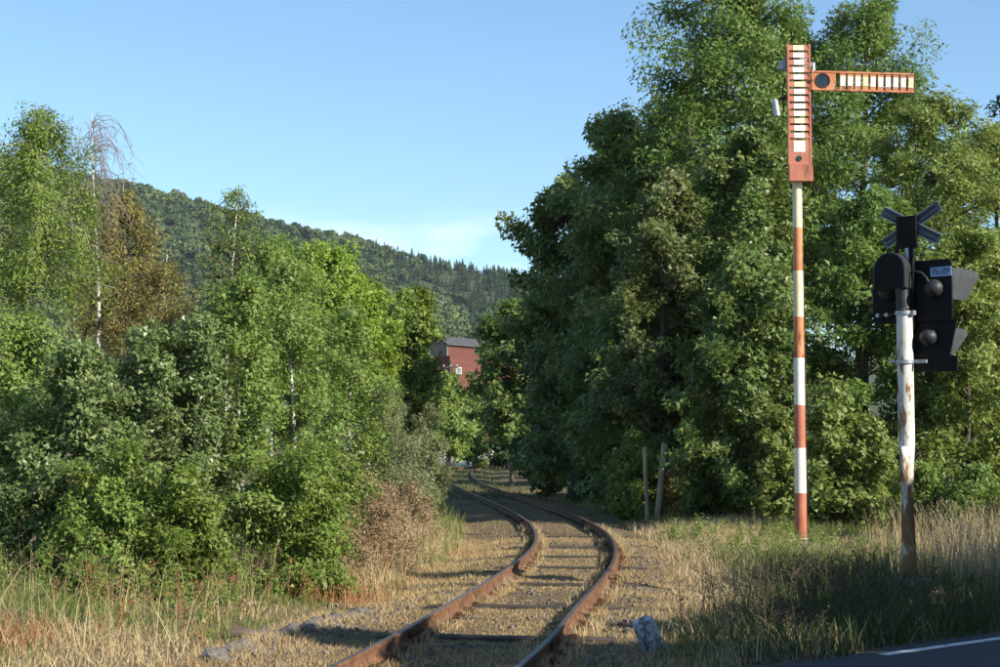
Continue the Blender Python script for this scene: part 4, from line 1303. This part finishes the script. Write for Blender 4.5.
GL = 'young trees left of the track'
GR = 'tall trees right of the track'
SP = ('foliage', 'stem')
T_ = [
    # left, tall ones behind
    ('willow_tree', 'tall drooping bright green tree at the left edge, highest on that side', 'tree', GL, 30, 29, 98, 80, 270, 'weep', 15000, 0.10, 'lf_fresh', dict(bark='pale_bark', trunk_r=0.075, wid=0.4)),
    ('willow_tree', 'leafy green tree cut by the left edge of the picture', 'tree', GL, -25, 33, 118, 66, 360, 'weep', 9000, 0.10, 'lf_fresh', dict(bark='pale_bark', trunk_r=0.05, wid=0.4)),
    ('birch_tree', 'white stemmed birch with a bare drooping top against the sky', 'tree', GL, 98, 33, 112, 42, 330, 'weep', 3200, 0.07, 'lf_brown', dict(bark='birch_bark', bare_top=True, trunk_r=0.085)),
    ('birch_tree', 'yellow brown birch behind the bare topped one', 'tree', GL, 128, 36, 180, 44, 330, 'weep', 9000, 0.08, 'lf_brown', dict(bark='birch_bark', trunk_r=0.05)),
    ('birch_tree', 'slim birch with white stem showing, its thin top before the hill', 'tree', GL, 224, 30, 186, 27, 300, 'tall', 2400, 0.075, 'lf_birch', dict(bark='birch_bark', trunk_r=0.08)),
    ('birch_tree', 'brownish green birch between the slim birch and the bare topped one', 'tree', GL, 178, 33, 250, 48, 400, 'weep', 8000, 0.08, 'lf_brown', dict(bark='birch_bark', trunk_r=0.05)),
    ('birch_tree', 'olive birch with leafy rounded top in the middle of the left thicket', 'tree', GL, 270, 31, 236, 56, 380, 'tall', 11000, 0.08, 'lf_birch', dict(bark='birch_bark', trunk_r=0.05)),
    ('lime_tree', 'bright yellow green rounded tree sloping down towards the red building', 'tree', GL, 322, 38, 244, 62, 400, 'round', 14000, 0.12, 'lf_lime', dict()),
    ('lime_tree', 'smaller yellow green tree right of the brightest rounded one', 'tree', GL, 362, 44, 282, 46, 400, 'round', 9000, 0.13, 'lf_lime', dict()),
    ('maple_tree', 'fresh green maple at the right end of the left thicket', 'tree', GL, 400, 52, 284, 38, 430, 'round', 9000, 0.16, 'lf_fresh', dict()),
    ('alder_tree', 'dark green tree below the red building at the end of the left thicket', 'tree', GL, 420, 74, 352, 24, 440, 'round', 6500, 0.19, 'lf_fresh', dict()),
    ('alder_tree', 'low tree under the utility pole with yellowing right side', 'tree', GL, 450, 98, 372, 24, 455, 'round', 6000, 0.24, 'lf_birch', dict()),
    # left, front row of saplings
    ('aspen_sapling', 'leafy green sapling at the far left beside the dark gap', 'sapling', GL, 14, 22, 318, 62, 480, 'tall', 8000, 0.085, 'lf_birch', dict(bark='pale_bark', wid=0.7)),
    ('aspen_sapling', 'broad leaved grey green sapling with pale leaves below the bare topped birch', 'sapling', GL, 84, 20.5, 345, 58, 560, 'tall', 9500, 0.085, 'lf_aspen', dict(bark='pale_bark', wid=0.75)),
    ('aspen_sapling', 'dense grey green sapling right of the pale leaved one', 'sapling', GL, 142, 21, 328, 54, 560, 'tall', 9500, 0.08, 'lf_aspen', dict(bark='pale_bark', wid=0.7)),
    ('birch_sapling', 'birch sapling with white foot stems showing above the orange weeds', 'sapling', GL, 246, 21.5, 276, 52, 540, 'tall', 11000, 0.075, 'lf_birch', dict(bark='birch_bark', wid=0.65, trunk_r=0.05)),
    ('birch_sapling', 'dark leaved birch sapling in front of the slim white stemmed birch', 'sapling', GL, 200, 20.8, 312, 48, 550, 'tall', 9000, 0.075, 'lf_aspen', dict(bark='birch_bark', wid=0.65, trunk_r=0.055)),
    ('birch_sapling', 'olive green birch sapling right of the white footed one', 'sapling', GL, 298, 23, 258, 48, 540, 'tall', 10500, 0.075, 'lf_birch', dict(bark='birch_bark', wid=0.6, trunk_r=0.055)),
    ('birch_sapling', 'light green birch sapling before the yellow green trees', 'sapling', GL, 345, 26, 304, 42, 520, 'tall', 9000, 0.08, 'lf_birch', dict(bark='birch_bark', wid=0.6, trunk_r=0.055)),
    ('willow_bush', 'silvery grey willow bush at the bend of the left thicket', 'bush', GL, 395, 33, 378, 50, 540, 'bush', 11000, 0.095, 'lf_willow', dict(bark='pale_bark', wid=0.3, stems=4, part=SP)),
    ('willow_bush', 'smaller silvery willow bush nearest the far rails', 'bush', GL, 425, 44, 405, 26, 500, 'bush', 6000, 0.11, 'lf_willow', dict(bark='pale_bark', wid=0.3, stems=3, part=SP)),
    ('leafy_bush', 'bright green bush low in the left thicket, left of the dry reddish weeds', 'bush', GL, 312, 21.5, 440, 52, 592, 'bush', 9000, 0.08, 'lf_fresh', dict(wid=0.6, stems=4, part=SP)),
    ('leafy_bush', 'low green bush at the foot of the dark leaved birch sapling', 'bush', GL, 190, 19.6, 455, 52, 605, 'bush', 8000, 0.075, 'lf_fresh', dict(wid=0.6, stems=4, part=SP)),
    ('leafy_bush', 'low green bush at the foot of the pale leaved sapling', 'bush', GL, 110, 19.5, 440, 54, 605, 'bush', 8000, 0.08, 'lf_birch', dict(wid=0.65, stems=4, part=SP)),
    ('leafy_bush', 'shaded bush at the bottom left edge above the tall straw grass', 'bush', GL, 30, 20.5, 410, 46, 560, 'bush', 6500, 0.08, 'lf_aspen', dict(wid=0.65, stems=3, part=SP)),
    ('dry_shrub', 'reddish brown dry shrub at the foot of the willow bush', 'shrub', 'dry shrubs left of the track', 388, 26, 474, 44, 580, 'bush', 5000, 0.05, 'lf_rust', dict(bark='twig', wid=0.5, stems=5, part=SP)),
    ('dry_shrub', 'brown dry shrub tapering towards the shaded track bed', 'shrub', 'dry shrubs left of the track', 418, 32, 480, 28, 545, 'bush', 3400, 0.055, 'lf_rust', dict(bark='twig', wid=0.5, stems=4, part=SP)),
    ('dry_shrub', 'rusty dry shrub between the green bush and the willow', 'shrub', 'dry shrubs left of the track', 346, 23, 506, 36, 588, 'bush', 3200, 0.05, 'lf_rust', dict(bark='twig', wid=0.5, stems=4, part=SP)),
    # right
    ('maple_tree', 'dark broad maple leaning over the far bend, leftmost of the right trees', 'tree', GR, 574, 62, 172, 68, 480, 'round', 21000, 0.19, 'lf_maple', dict(wid=0.8)),
    ('maple_tree', 'maple with pointed leafy tops rising against the sky, second from the bend', 'tree', GR, 628, 56, 108, 78, 480, 'round', 20000, 0.18, 'lf_maple', dict(wid=0.8)),
    ('maple_tree', 'maple with pale tan flower sprays in the middle of the right trees', 'tree', GR, 655, 47, 172, 62, 470, 'round', 17000, 0.15, 'lf_pale', dict(wid=0.7)),
    ('ash_tree', 'tallest ash reaching past the top of the picture left of the semaphore', 'tree', GR, 722, 52, -45, 106, 300, 'tall', 30000, 0.17, 'lf_ash', dict(wid=0.5)),
    ('maple_tree', 'pale speckled maple directly behind the semaphore board', 'tree', GR, 748, 47, 130, 66, 420, 'round', 15000, 0.16, 'lf_maple', dict(wid=0.75)),
    ('maple_tree', 'leafy maple shoulder between the pointed maple and the tallest ash', 'tree', GR, 682, 57, 82, 62, 300, 'round', 13000, 0.19, 'lf_maple', dict(wid=0.75)),
    ('maple_tree', 'maple behind the two leftmost right trees, filling between their tops', 'tree', GR, 604, 64, 130, 54, 330, 'round', 10000, 0.2, 'lf_maple', dict(wid=0.8)),
    ('ash_tree', 'ash crown closing the gap behind the top of the semaphore', 'tree', GR, 786, 57, 12, 72, 300, 'tall', 15000, 0.18, 'lf_ash', dict(wid=0.5)),
    ('ash_tree', 'rounded ash behind the semaphore arm', 'tree', GR, 852, 55, -8, 92, 300, 'round', 26000, 0.17, 'lf_ash', dict(wid=0.45)),
    ('ash_tree', 'yellowish green ash behind the crossing signal', 'tree', GR, 925, 49, 92, 70, 360, 'round', 19000, 0.17, 'lf_ashy', dict(wid=0.4)),
    ('ash_tree', 'yellow green ash at the right edge of the picture', 'tree', GR, 1000, 52, 125, 66, 360, 'round', 15000, 0.17, 'lf_ashy', dict(wid=0.4)),
    ('elder_tree', 'dark elder low at the right edge behind the leafless trunk', 'tree', GR, 988, 58, 320, 62, 500, 'round', 8000, 0.2, 'lf_ash', dict(wid=0.6)),
    ('oak_tree', 'dark distant tree showing above the right edge ash', 'tree', GR, 1012, 72, 62, 40, 300, 'round', 9000, 0.22, 'lf_dark', dict(wid=0.6)),
    ('maple_tree', 'shaded low maple filling the gloom behind the two stakes', 'tree', GR, 668, 50, 270, 95, 510, 'round', 20000, 0.18, 'lf_maple', dict(wid=0.8)),
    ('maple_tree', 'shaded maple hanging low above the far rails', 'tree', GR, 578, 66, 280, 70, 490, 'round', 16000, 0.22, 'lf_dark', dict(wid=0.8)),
    ('maple_tree', 'dark maple bough mass reaching left before the red building', 'tree', GR, 512, 84, 300, 42, 440, 'round', 9000, 0.25, 'lf_maple', dict(wid=0.8)),
    ('elder_tree', 'leafy green elder between the semaphore and the stakes', 'tree', GR, 742, 41, 250, 62, 518, 'round', 16000, 0.16, 'lf_maple', dict(wid=0.6)),
    ('elder_tree', 'leafy elder filling between the semaphore mast and the crossing signal', 'tree', GR, 862, 42, 190, 66, 500, 'round', 18000, 0.16, 'lf_ash', dict(wid=0.5)),
    ('elder_tree', 'bright leafy elder right of the crossing signal post', 'tree', GR, 962, 41, 230, 60, 500, 'round', 15000, 0.15, 'lf_ashy', dict(wid=0.5)),
    ('hazel_bush', 'pale green hazel bush right behind the semaphore foot', 'bush', 'bushes right of the track', 832, 37.5, 375, 52, 525, 'bush', 9500, 0.14, 'lf_hazel', dict(wid=0.7, stems=5, part=SP)),
    ('hazel_bush', 'pale hazel bush left of the semaphore mast', 'bush', 'bushes right of the track', 778, 40, 410, 34, 520, 'bush', 4500, 0.14, 'lf_hazel', dict(wid=0.7, stems=4, part=SP)),
    ('leafy_bush', 'fresh green bush around the two wooden stakes', 'bush', 'bushes right of the track', 634, 45, 432, 36, 522, 'bush', 5500, 0.13, 'lf_fresh', dict(wid=0.6, stems=4, part=SP)),
    ('leafy_bush', 'small golden leaved bush right of the stakes', 'bush', 'bushes right of the track', 676, 44.5, 462, 22, 522, 'bush', 2600, 0.11, 'lf_gold', dict(wid=0.6, stems=4, part=SP)),
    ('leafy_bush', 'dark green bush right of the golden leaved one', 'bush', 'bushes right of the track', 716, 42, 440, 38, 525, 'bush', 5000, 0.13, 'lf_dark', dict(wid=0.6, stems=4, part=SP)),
    ('leafy_bush', 'low nettle green bush behind the post of the crossing signal', 'bush', 'bushes right of the track', 915, 34, 462, 42, 540, 'bush', 6500, 0.12, 'lf_fresh', dict(wid=0.5, stems=5, part=SP)),
    ('leafy_bush', 'low dark green bush at the right edge behind the plumed grass', 'bush', 'bushes right of the track', 978, 33, 465, 44, 540, 'bush', 6500, 0.12, 'lf_ash', dict(wid=0.5, stems=5, part=SP)),
    # beyond the bend
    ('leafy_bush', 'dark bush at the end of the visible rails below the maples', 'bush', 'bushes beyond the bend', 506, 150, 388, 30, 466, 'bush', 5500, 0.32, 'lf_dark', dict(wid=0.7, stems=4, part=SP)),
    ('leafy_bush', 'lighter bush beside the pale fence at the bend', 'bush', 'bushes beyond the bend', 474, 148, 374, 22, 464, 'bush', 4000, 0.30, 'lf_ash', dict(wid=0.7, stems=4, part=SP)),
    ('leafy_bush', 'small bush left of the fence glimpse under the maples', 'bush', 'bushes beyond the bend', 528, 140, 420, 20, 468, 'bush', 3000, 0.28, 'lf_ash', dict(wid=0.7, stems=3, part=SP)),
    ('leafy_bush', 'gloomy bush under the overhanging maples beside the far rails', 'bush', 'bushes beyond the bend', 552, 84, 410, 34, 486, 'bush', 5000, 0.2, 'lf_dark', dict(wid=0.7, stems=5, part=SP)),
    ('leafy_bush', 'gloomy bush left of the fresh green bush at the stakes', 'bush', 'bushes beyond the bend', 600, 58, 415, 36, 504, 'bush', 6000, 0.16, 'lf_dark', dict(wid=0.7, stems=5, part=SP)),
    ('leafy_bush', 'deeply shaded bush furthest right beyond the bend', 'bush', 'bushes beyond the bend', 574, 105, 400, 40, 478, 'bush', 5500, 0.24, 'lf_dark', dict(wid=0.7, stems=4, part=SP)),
]
for k, row in enumerate(T_):
    kw = row[13]
    make_tree(*row[:13], seed=k, **kw)

src = [o for o in COL.objects if o.get('label', '').startswith('shaded maple hanging low')][0]
for k, (x, y, lab) in enumerate(((8.0, 84, 'first'), (6.8, 101, 'second'), (6.5, 119, 'third'), (8.0, 137, 'fourth'), (14, 155, 'fifth'))):  # hidden copies added only to cast shade on the far track
    r = src.copy(); COL.objects.link(r); r.location = (x, y, 0); r.rotation_euler = (0, 0, 1.3 * k + 0.7); r.scale = (1.25, 1.25, 1.25 + 0.06 * k)
    tag(r, f'unseen maple added to shade the line behind the right trees, {lab} beyond the shaded low one', 'tree', GR)
    for ch in src.children:
        c = ch.copy(); COL.objects.link(c); c.parent = r

# slender bare trunk standing right of the crossing signal
tb0 = on_ground(948, 526); tt0 = at_depth(949, 366, tb0.y)
sap = empty('dead_sapling', (tb0.x, tb0.y, 0)); tag(sap, 'slender pale leafless trunk right of the crossing signal post', 'trunk')
MB().tube([(0, 0, -0.1), (0.05, 0, 1.5), (0.0, 0.05, 3), (tt0.x - tb0.x, 0, tt0.z)], [0.075, 0.066, 0.058, 0.045], 10).build('trunk', M['pale_bark'], sap)
for (z, dx, dz) in ((2.2, 0.5, 0.7), (2.9, -0.45, 0.6), (3.4, 0.4, 0.8)):
    MB().tube([(0.02, 0.02, z), (dx * 0.6, -0.1, z + dz * 0.5), (dx, -0.15, z + dz)], [0.02, 0.014, 0.006], 6).build('branch', M['pale_bark'], sap)

# the thicket and the wood go on beyond both edges of the picture
def again(start, spots):
    src_ = [o for o in COL.objects if o.get('label', '').startswith(start)][0]
    for k_, (x_, y_, lab_) in enumerate(spots):
        r_o = src_.copy(); COL.objects.link(r_o); r_o.location = (x_, y_, float(height(x_, y_))); r_o.rotation_euler = (0, 0, 1.1 + 2.1 * k_)
        r_o['label'] = lab_
        for ch_ in src_.children:
            c_o = ch_.copy(); COL.objects.link(c_o); c_o.parent = r_o


again('dense grey green sapling', [(-8.6, 21.5, 'grey green sapling just beyond the left edge, nearest the camera'), (-10.8, 24.5, 'grey green sapling beyond the left edge, behind the nearest one')])
again('low green bush at the foot of the pale', [(-8.2, 19.8, 'low green bush just beyond the left edge'), (-10.6, 21.0, 'low green bush further left beyond the left edge')])
again('tall drooping bright green tree', [(-13.5, 30, 'tall drooping green tree beyond the left edge'), (-16.5, 36, 'tall drooping green tree furthest left beyond the edge')])
again('yellow green ash at the right edge', [(19.5, 50, 'yellow green ash just beyond the right edge'), (23.5, 55, 'yellow green ash further right beyond the edge')])
again('bright leafy elder right of', [(15.5, 42, 'bright leafy elder beyond the right edge'), (19.0, 45, 'bright leafy elder further right beyond the edge')])

# roadside trees out of frame on the right: they throw the shade over the road and the signal's foot
HP = []
for k in range(10):
    p_ = 5.0 + k * 2.9
    q_ = -4.9 + (0.5 if k % 2 else -0.2)
    HP.append((-p_ * SUN_H[1] - q_ * SUN_H[0], p_ * SUN_H[0] - q_ * SUN_H[1]))
first = None
ordn = ['nearest', 'second', 'third', 'fourth', 'fifth', 'sixth', 'seventh', 'eighth', 'ninth', 'farthest']
for k, (x, y) in enumerate(HP):
    lab = f'hornbeam of the dense roadside row right of the road, {ordn[k]} from the camera'
    if first is None:
        first = make_tree('hornbeam_tree', lab, 'tree', 'roadside hornbeam row', 0, 0, 0, 0, 0, 'bush', 15000, 0.30, 'lf_dark', seed=77, loc=(x, y, 0), hgt=8.8, rad=2.4, stems=3, wid=0.8)
    else:
        r = first.copy(); COL.objects.link(r); r['label'] = lab
        r.location = (x, y, 0); r.rotation_euler = (0, 0, k * 1.9); r.scale = (1, 1, (0.78 if k < 2 else 0.86 if k == 2 else 0.92) + 0.04 * ((k * 37) % 10) / 10)
        for ch in first.children:
            c = ch.copy(); COL.objects.link(c); c.parent = r

# ------------------------------------------------------------------ grass and weeds
def blades(name, label, pts, hmin, hmax, w, lean, mat, cat='grass', curl=0.5, plume=None, simple=False, hs=None):
    n = len(pts)
    r = RNG
    z = height(pts[:, 0], pts[:, 1])
    b = np.stack([pts[:, 0], pts[:, 1], z - 0.01], -1)
    h = (hmin + (hmax - hmin) * r.random(n) ** 1.4)[:, None]
    if hs is not None: h = h * np.asarray(hs)[:, None]
    tn_ = r.normal(0, 0.25, n)
    az = r.uniform(0, 6.28, n)
    d = np.stack([np.cos(az), np.sin(az), np.zeros(n)], -1)
    ln_ = r.uniform(0.05, lean, (n, 1))
    f = r.uniform(0, 6.28, n)
    sd = np.stack([np.cos(f), np.sin(f), np.zeros(n)], -1) * (w * r.uniform(0.6, 1.3, (n, 1)))
    up = np.array([0, 0, 1.0])
    m = b + up * h * 0.55 + d * h * ln_ * 0.35
    t = b + up * h * (1 - 0.3 * ln_ * curl) + d * h * ln_
    V = np.stack([b - sd, b + sd, m - sd * 0.8, m + sd * 0.8, t], 1)
    k = 5 * np.arange(n)[:, None]
    T = np.concatenate([k + np.array([[0, 1, 3]]), k + np.array([[0, 3, 2]]), k + np.array([[2, 3, 4]])])
    if simple:
        V = np.stack([b - sd, b + sd, t], 1); T = np.arange(3 * n).reshape(-1, 3)
    V = V.reshape(-1, 3)
    if plume:
        fr, L, pw = plume
        sel = np.nonzero(r.random(n) < fr)[0]
        ps, pt = [], []
        base = len(V)
        dirn = unit(t[sel] - m[sel])
        for q in range(9):
            c = t[sel] - dirn * L * (q / 9.0) + r.normal(0, pw * 0.4, (len(sel), 3))
            s1 = r.normal(0, 1, (len(sel), 3)); s1 = unit(s1) * pw * (0.5 + 0.7 * math.sin(math.pi * (q + 0.6) / 9.6))
            tip = c + dirn * L * 0.22 + s1
            ps.append(np.stack([c - dirn * 0.01, c + s1 * 0.9 + dirn * L * 0.05, tip], 1))
        PV = np.concatenate(ps).reshape(-1, 3)
        T = np.concatenate([T, base + np.arange(len(PV)).reshape(-1, 3)])
        V = np.concatenate([V, PV])
    pt = 0.5 + 0.3 * pnoise(V[:, 0], V[:, 1], 2.2, 31)
    o = link(name, np_mesh(name, V, tris=T, tint=pt + tn_[np.minimum(np.arange(len(V)) // (3 if simple else 5), n - 1)]), M[mat])
    return tag(o, label, cat, kind='stuff')


def keep(p, m):
    return p[m]


def off_road(p, lim=0.45):
    return p[road_side(p[:, 0], p[:, 1]) + 0.10 * pnoise(p[:, 0], p[:, 1], 3.0, 5) > lim]


def not_rail(p, g=0.09):
    u = np.abs(p[:, 0] - track_x(p[:, 1]))
    return p[np.abs(u - HALF) > g]


def view(p, m=0.7):
    return p[np.abs(p[:, 0]) < 0.3125 * p[:, 1] + m]


# short dry grass over the track bed, parting over the bare sleepers
p = np.concatenate([lateral(150000, -2.5, 2.7, 12.5, 36, 1.25), lateral(24000, -2.8, 3.2, 34, 75)])
bare = np.zeros(len(p), bool)
for b in bare_s:
    wv = 0.22 + 0.08 * pnoise(p[:, 0] * 1.0, p[:, 1], 4.0, int(b * 7))
    skew = (p[:, 0] - track_x(p[:, 1])) * 0.06
    bare |= (np.abs(p[:, 1] - b + skew) < wv) & (RNG.random(len(p)) < 0.93)
pat = pnoise(p[:, 0], p[:, 1], 1.6, 12) + RNG.normal(0, 0.3, len(p)) > -0.45
p = not_rail(off_road(p[~bare & pat]), 0.075)
blades('short_dry_grass', 'short straw coloured grass over the track bed', p, 0.012, 0.065, 0.006, 1.3, 'straw_short', simple=True, hs=1 + 1.2 * np.clip(np.abs(p[:, 0] - track_x(p[:, 1])) - 1.2, 0, 1.2))
# fringe tufts beside rails
p = np.concatenate([lateral(9000, -1.05, -0.55, 13, 40), lateral(9000, 0.5, 1.1, 13, 40)])
p = not_rail(p[pnoise(p[:, 0], p[:, 1], 3.5, 17) > 0.35], 0.06)
blades('rail_side_tufts', 'dry tufts standing beside the rails', off_road(p), 0.08, 0.24, 0.004, 0.6, 'straw')

p = np.concatenate([lateral(16000, -1.0, -0.5, 13, 36), lateral(16000, 0.5, 1.0, 13, 36)])
p = not_rail(p[pnoise(p[:, 0], p[:, 1], 2.5, 18) > -0.3], 0.05)
blades('rail_foot_grass', 'short dry grass hugging the rail feet', off_road(p), 0.03, 0.12, 0.006, 0.6, 'straw_short', simple=True)

# left verge
p = view(lateral(120000, -9.5, -1.9, 13, 31))
u = p[:, 0] - track_x(p[:, 1])
dens = np.clip((-u - 1.9) / 1.1, 0.05, 1) * (0.75 + 0.35 * pnoise(p[:, 0], p[:, 1], 0.9, 6))
p = off_road(p[RNG.random(len(p)) < dens])
g = pnoise(p[:, 0], p[:, 1], 1.1, 15) + RNG.normal(0, 0.4, len(p))
u = p[:, 0] - track_x(p[:, 1])
front = p[:, 1] < 16.2 + 0.8 * pnoise(p[:, 0], p[:, 1], 0.7, 2)
red = (pnoise(p[:, 0], p[:, 1], 1.3, 41) + RNG.normal(0, 0.25, len(p)) > 0.75) & (p[:, 1] > 15)
green = (~front & (g > -0.5) & ~red) | (front & (g > 0.9) & ~red)
straw = ~green & ~red
hsc = np.clip((-u - 1.7) / 3.0, 0.18, 1) * np.where(p[:, 1] > 23, 0.6, 1.0) * (0.8 + 0.3 * pnoise(p[:, 0], p[:, 1], 1.3, 77))
blades('straw_grass', 'tall pale straw grass along the left verge', p[straw], 0.10, 0.48, 0.0045, 1.2, 'straw', hs=hsc[straw])
blades('green_grass', 'green grass before the left thicket', p[green], 0.12, 0.50, 0.005, 0.6, 'grass', hs=hsc[green])
blades('reddish_weeds', 'reddish dry weeds in the left verge', p[red], 0.10, 0.38, 0.006, 0.6, 'rust_grass', 'weeds')
p = view(lateral(800, -9.0, -2.8, 15, 21))
blades('grass_stalks', 'long bleached stalks arching over the left verge', off_road(p), 0.45, 0.9, 0.004, 1.1, 'straw', plume=(0.6, 0.12, 0.012))
p = lateral(9000, -4.6, -2.5, 22, 34)
p = p[pnoise(p[:, 0], p[:, 1], 1.5, 91) > -0.4]
blades('tall_dry_weeds', 'tall pinkish tan dry weeds beside the bend of the track', p[:4000], 0.4, 1.15, 0.006, 0.45, 'straw', 'weeds', plume=(0.7, 0.16, 0.02), hs=np.clip((-(p[:4000, 0] - track_x(p[:4000, 1])) - 2.2) / 1.2, 0.3, 1))
p = view(lateral(22000, -16, -2.3, 27, 60))
blades('thicket_floor_grass', 'grass at the foot of the left thicket', p, 0.15, 0.6, 0.010, 0.6, 'grass', simple=True)

# right verge
p = view(lateral(120000, 1.7, 9.5, 14.2, 40))
u = p[:, 0] - track_x(p[:, 1])
dens = np.clip((u - 1.5) / 1.3, 0.08, 1) * (0.72 + 0.35 * pnoise(p[:, 0], p[:, 1], 0.9, 61))
p = off_road(p[RNG.random(len(p)) < dens])
u = p[:, 0] - track_x(p[:, 1])
g = pnoise(p[:, 0], p[:, 1], 0.8, 62) + RNG.normal(0, 0.4, len(p)) + 0.34 * (u - 5.0) - 0.25 * (p[:, 1] > 34) + 1.5 * np.clip((4.5 - road_side(p[:, 0], p[:, 1])) / 2.0, 0, 1) * (u > 1.7)  # greener towards the road, to darken the strip in shade
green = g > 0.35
shadowed = green & (road_side(p[:, 0], p[:, 1]) + RNG.normal(0, 0.5, len(p)) < 4.6)  # blades in the foreground shade, given the darkened colour
blades('dry_verge_grass', 'dry grass on the right verge below the semaphore', p[~green], 0.08, 0.38, 0.005, 1.2, 'straw')
blades('green_verge_grass', 'green grass on the right verge', p[green & ~shadowed], 0.12, 0.5, 0.006, 0.6, 'grass')
blades('roadside_grass', 'green grass coloured dark for the shade between the road and the crossing signal', p[shadowed], 0.10, 0.42, 0.006, 0.7, 'shade_grass')
# tall plumed grass at the right edge
n = 7000
p = np.stack([RNG.uniform(4.6, 11, n), RNG.uniform(20.5, 30, n)], -1)
p = view(p[(pnoise(p[:, 0], p[:, 1], 1.0, 71) > -0.5) & (p[:, 0] > 5.7 + 0.13 * (p[:, 1] - 20) + RNG.normal(0, 0.3, n))])
blades('plumed_grass', 'tall plumed reed grass behind the crossing signal foot', p, 0.45, 1.3, 0.0055, 0.4, 'straw', plume=(0.4, 0.2, 0.016))
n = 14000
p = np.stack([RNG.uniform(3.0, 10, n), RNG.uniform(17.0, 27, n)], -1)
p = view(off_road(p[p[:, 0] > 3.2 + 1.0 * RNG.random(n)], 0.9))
blades('rank_grass', 'rank green grass, coloured darker for the shade, around the crossing signal foot', p, 0.2, 0.65, 0.007, 0.7, 'shade_grass')  # darkened blade colour deepens the shade around the post
# undergrowth under the right trees
p = view(lateral(26000, 2.4, 22, 36, 62))
blades('undergrowth_grass', 'grass at the foot of the right trees', p, 0.12, 0.5, 0.011, 0.6, 'grass', simple=True)
p = view(np.concatenate([lateral(9000, -14, -2.2, 60, 170), lateral(9000, 2.2, 16, 60, 170), lateral(7000, -2.2, 2.2, 60, 175)]))
blades('far_grass', 'grass coloured dark for shade beside the far rails', p, 0.08, 0.3, 0.018, 0.6, 'shade_grass', simple=True)  # darkened blade colour stands in for shade on the far track


n = 46000
p = np.stack([RNG.uniform(-24, 24, n), RNG.uniform(9, 48, n)], -1)
p = p[(np.abs(p[:, 0]) > 0.3125 * p[:, 1] + 0.2) & (np.abs(p[:, 0] - track_x(p[:, 1])) > 2.4)]
rs = road_side(p[:, 0], p[:, 1])
blades('meadow_grass', 'mixed dry and green grass of the meadow beside the line', p[(rs > 0.5) | (rs < -6.6)], 0.12, 0.5, 0.011, 0.9, 'grass', simple=True)


def weeds(name, label, pts, hmin, hmax, mat, leafsize, nleaf, cat='weeds'):
    V, T, b = [], [], 0
    wp = []
    C, O = [], []
    for (x, y) in pts:
        z = float(height(x, y)); h = RNG.uniform(hmin, hmax)
        top = np.array([x + RNG.normal(0, 0.12) * h, y + RNG.normal(0, 0.12) * h, z + h])
        b0 = np.array([x, y, z])
        for q in range(6):
            f = RNG.uniform(0.25, 0.95)
            p0 = b0 + (top - b0) * f
            e = p0 + np.array([RNG.normal(0, 0.22) * h, RNG.normal(0, 0.22) * h, RNG.uniform(0.05, 0.3) * h])
            wp.append((np.stack([p0, (p0 + e) / 2 + [0, 0, -0.01], e]), np.array([0.004, 0.003, 0.002])))
            k = max(1, nleaf // 6)
            tt_ = RNG.random((k, 1))
            C.append(p0 + (e - p0) * tt_ + RNG.normal(0, 0.02, (k, 3))); O.append(np.tile([0, 0, 1.0], (k, 1)))
        wp.append((np.stack([b0, (b0 + top) / 2, top]), np.array([0.007, 0.005, 0.002])))
    C = np.concatenate(C); O = np.concatenate(O)
    LV, LT = leaves_np(C, leafsize, O, 0.5)
    WV, WQ = tubes_np(wp, 3)
    tri = np.concatenate([WQ[:, [0, 1, 2]], WQ[:, [0, 2, 3]]])
    o = link(name, np_mesh(name, np.concatenate([LV, WV]), tris=np.concatenate([LT, tri + len(LV)]), tint=np.concatenate([np.repeat(RNG.random(len(C)), 3), np.full(len(WV), 0.5)])), M[mat])
    return tag(o, label, cat, kind='stuff')


n = 420
p = np.stack([RNG.uniform(1.9, 5.2, n), RNG.uniform(15.8, 23, n)], -1)
p = p[(p[:, 0] - track_x(p[:, 1]) > 1.6) & (p[:, 1] < 14.6 + 1.9 * p[:, 0])]
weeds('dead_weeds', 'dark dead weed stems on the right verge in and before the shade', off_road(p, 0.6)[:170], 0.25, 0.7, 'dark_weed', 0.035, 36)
n = 300
p = np.stack([RNG.uniform(3.4, 7.2, n), RNG.uniform(24, 36, n)], -1)
weeds('leafy_weeds', 'low leafy weeds around the semaphore foot', p[:200], 0.15, 0.5, 'lf_hazel', 0.07, 48)
p = view(lateral(230, -8.5, -2.9, 17.5, 24))
weeds('leafy_verge_weeds', 'low leafy weeds before the left thicket', p, 0.2, 0.7, 'lf_birch', 0.06, 48)
p = view(lateral(70, -5.5, -2.6, 15.5, 27))
weeds('brown_docks', 'brown seeding docks in the left verge', p, 0.25, 0.6, 'rust_grass', 0.03, 60)

# ------------------------------------------------------------------ haze
hz = MB().box((0, 250, 158), (3900, 3400, 330)).build('haze', None, smooth=False)
hz.location = (0, 0, 0)
hm = bpy.data.materials.new('haze_air'); hm.use_nodes = True
hm.node_tree.nodes.clear()
pv = hm.node_tree.nodes.new('ShaderNodeVolumePrincipled')
pv.inputs['Color'].default_value = (0.80, 0.88, 1.0, 1)
pv.inputs['Density'].default_value = 0.00007
pv.inputs['Anisotropy'].default_value = 0.2
ho = hm.node_tree.nodes.new('ShaderNodeOutputMaterial')
hm.node_tree.links.new(pv.outputs[0], ho.inputs['Volume'])
hz.data.materials.append(hm)
tag(hz, 'thin blue air between here and the far hill', 'haze', kind='stuff')
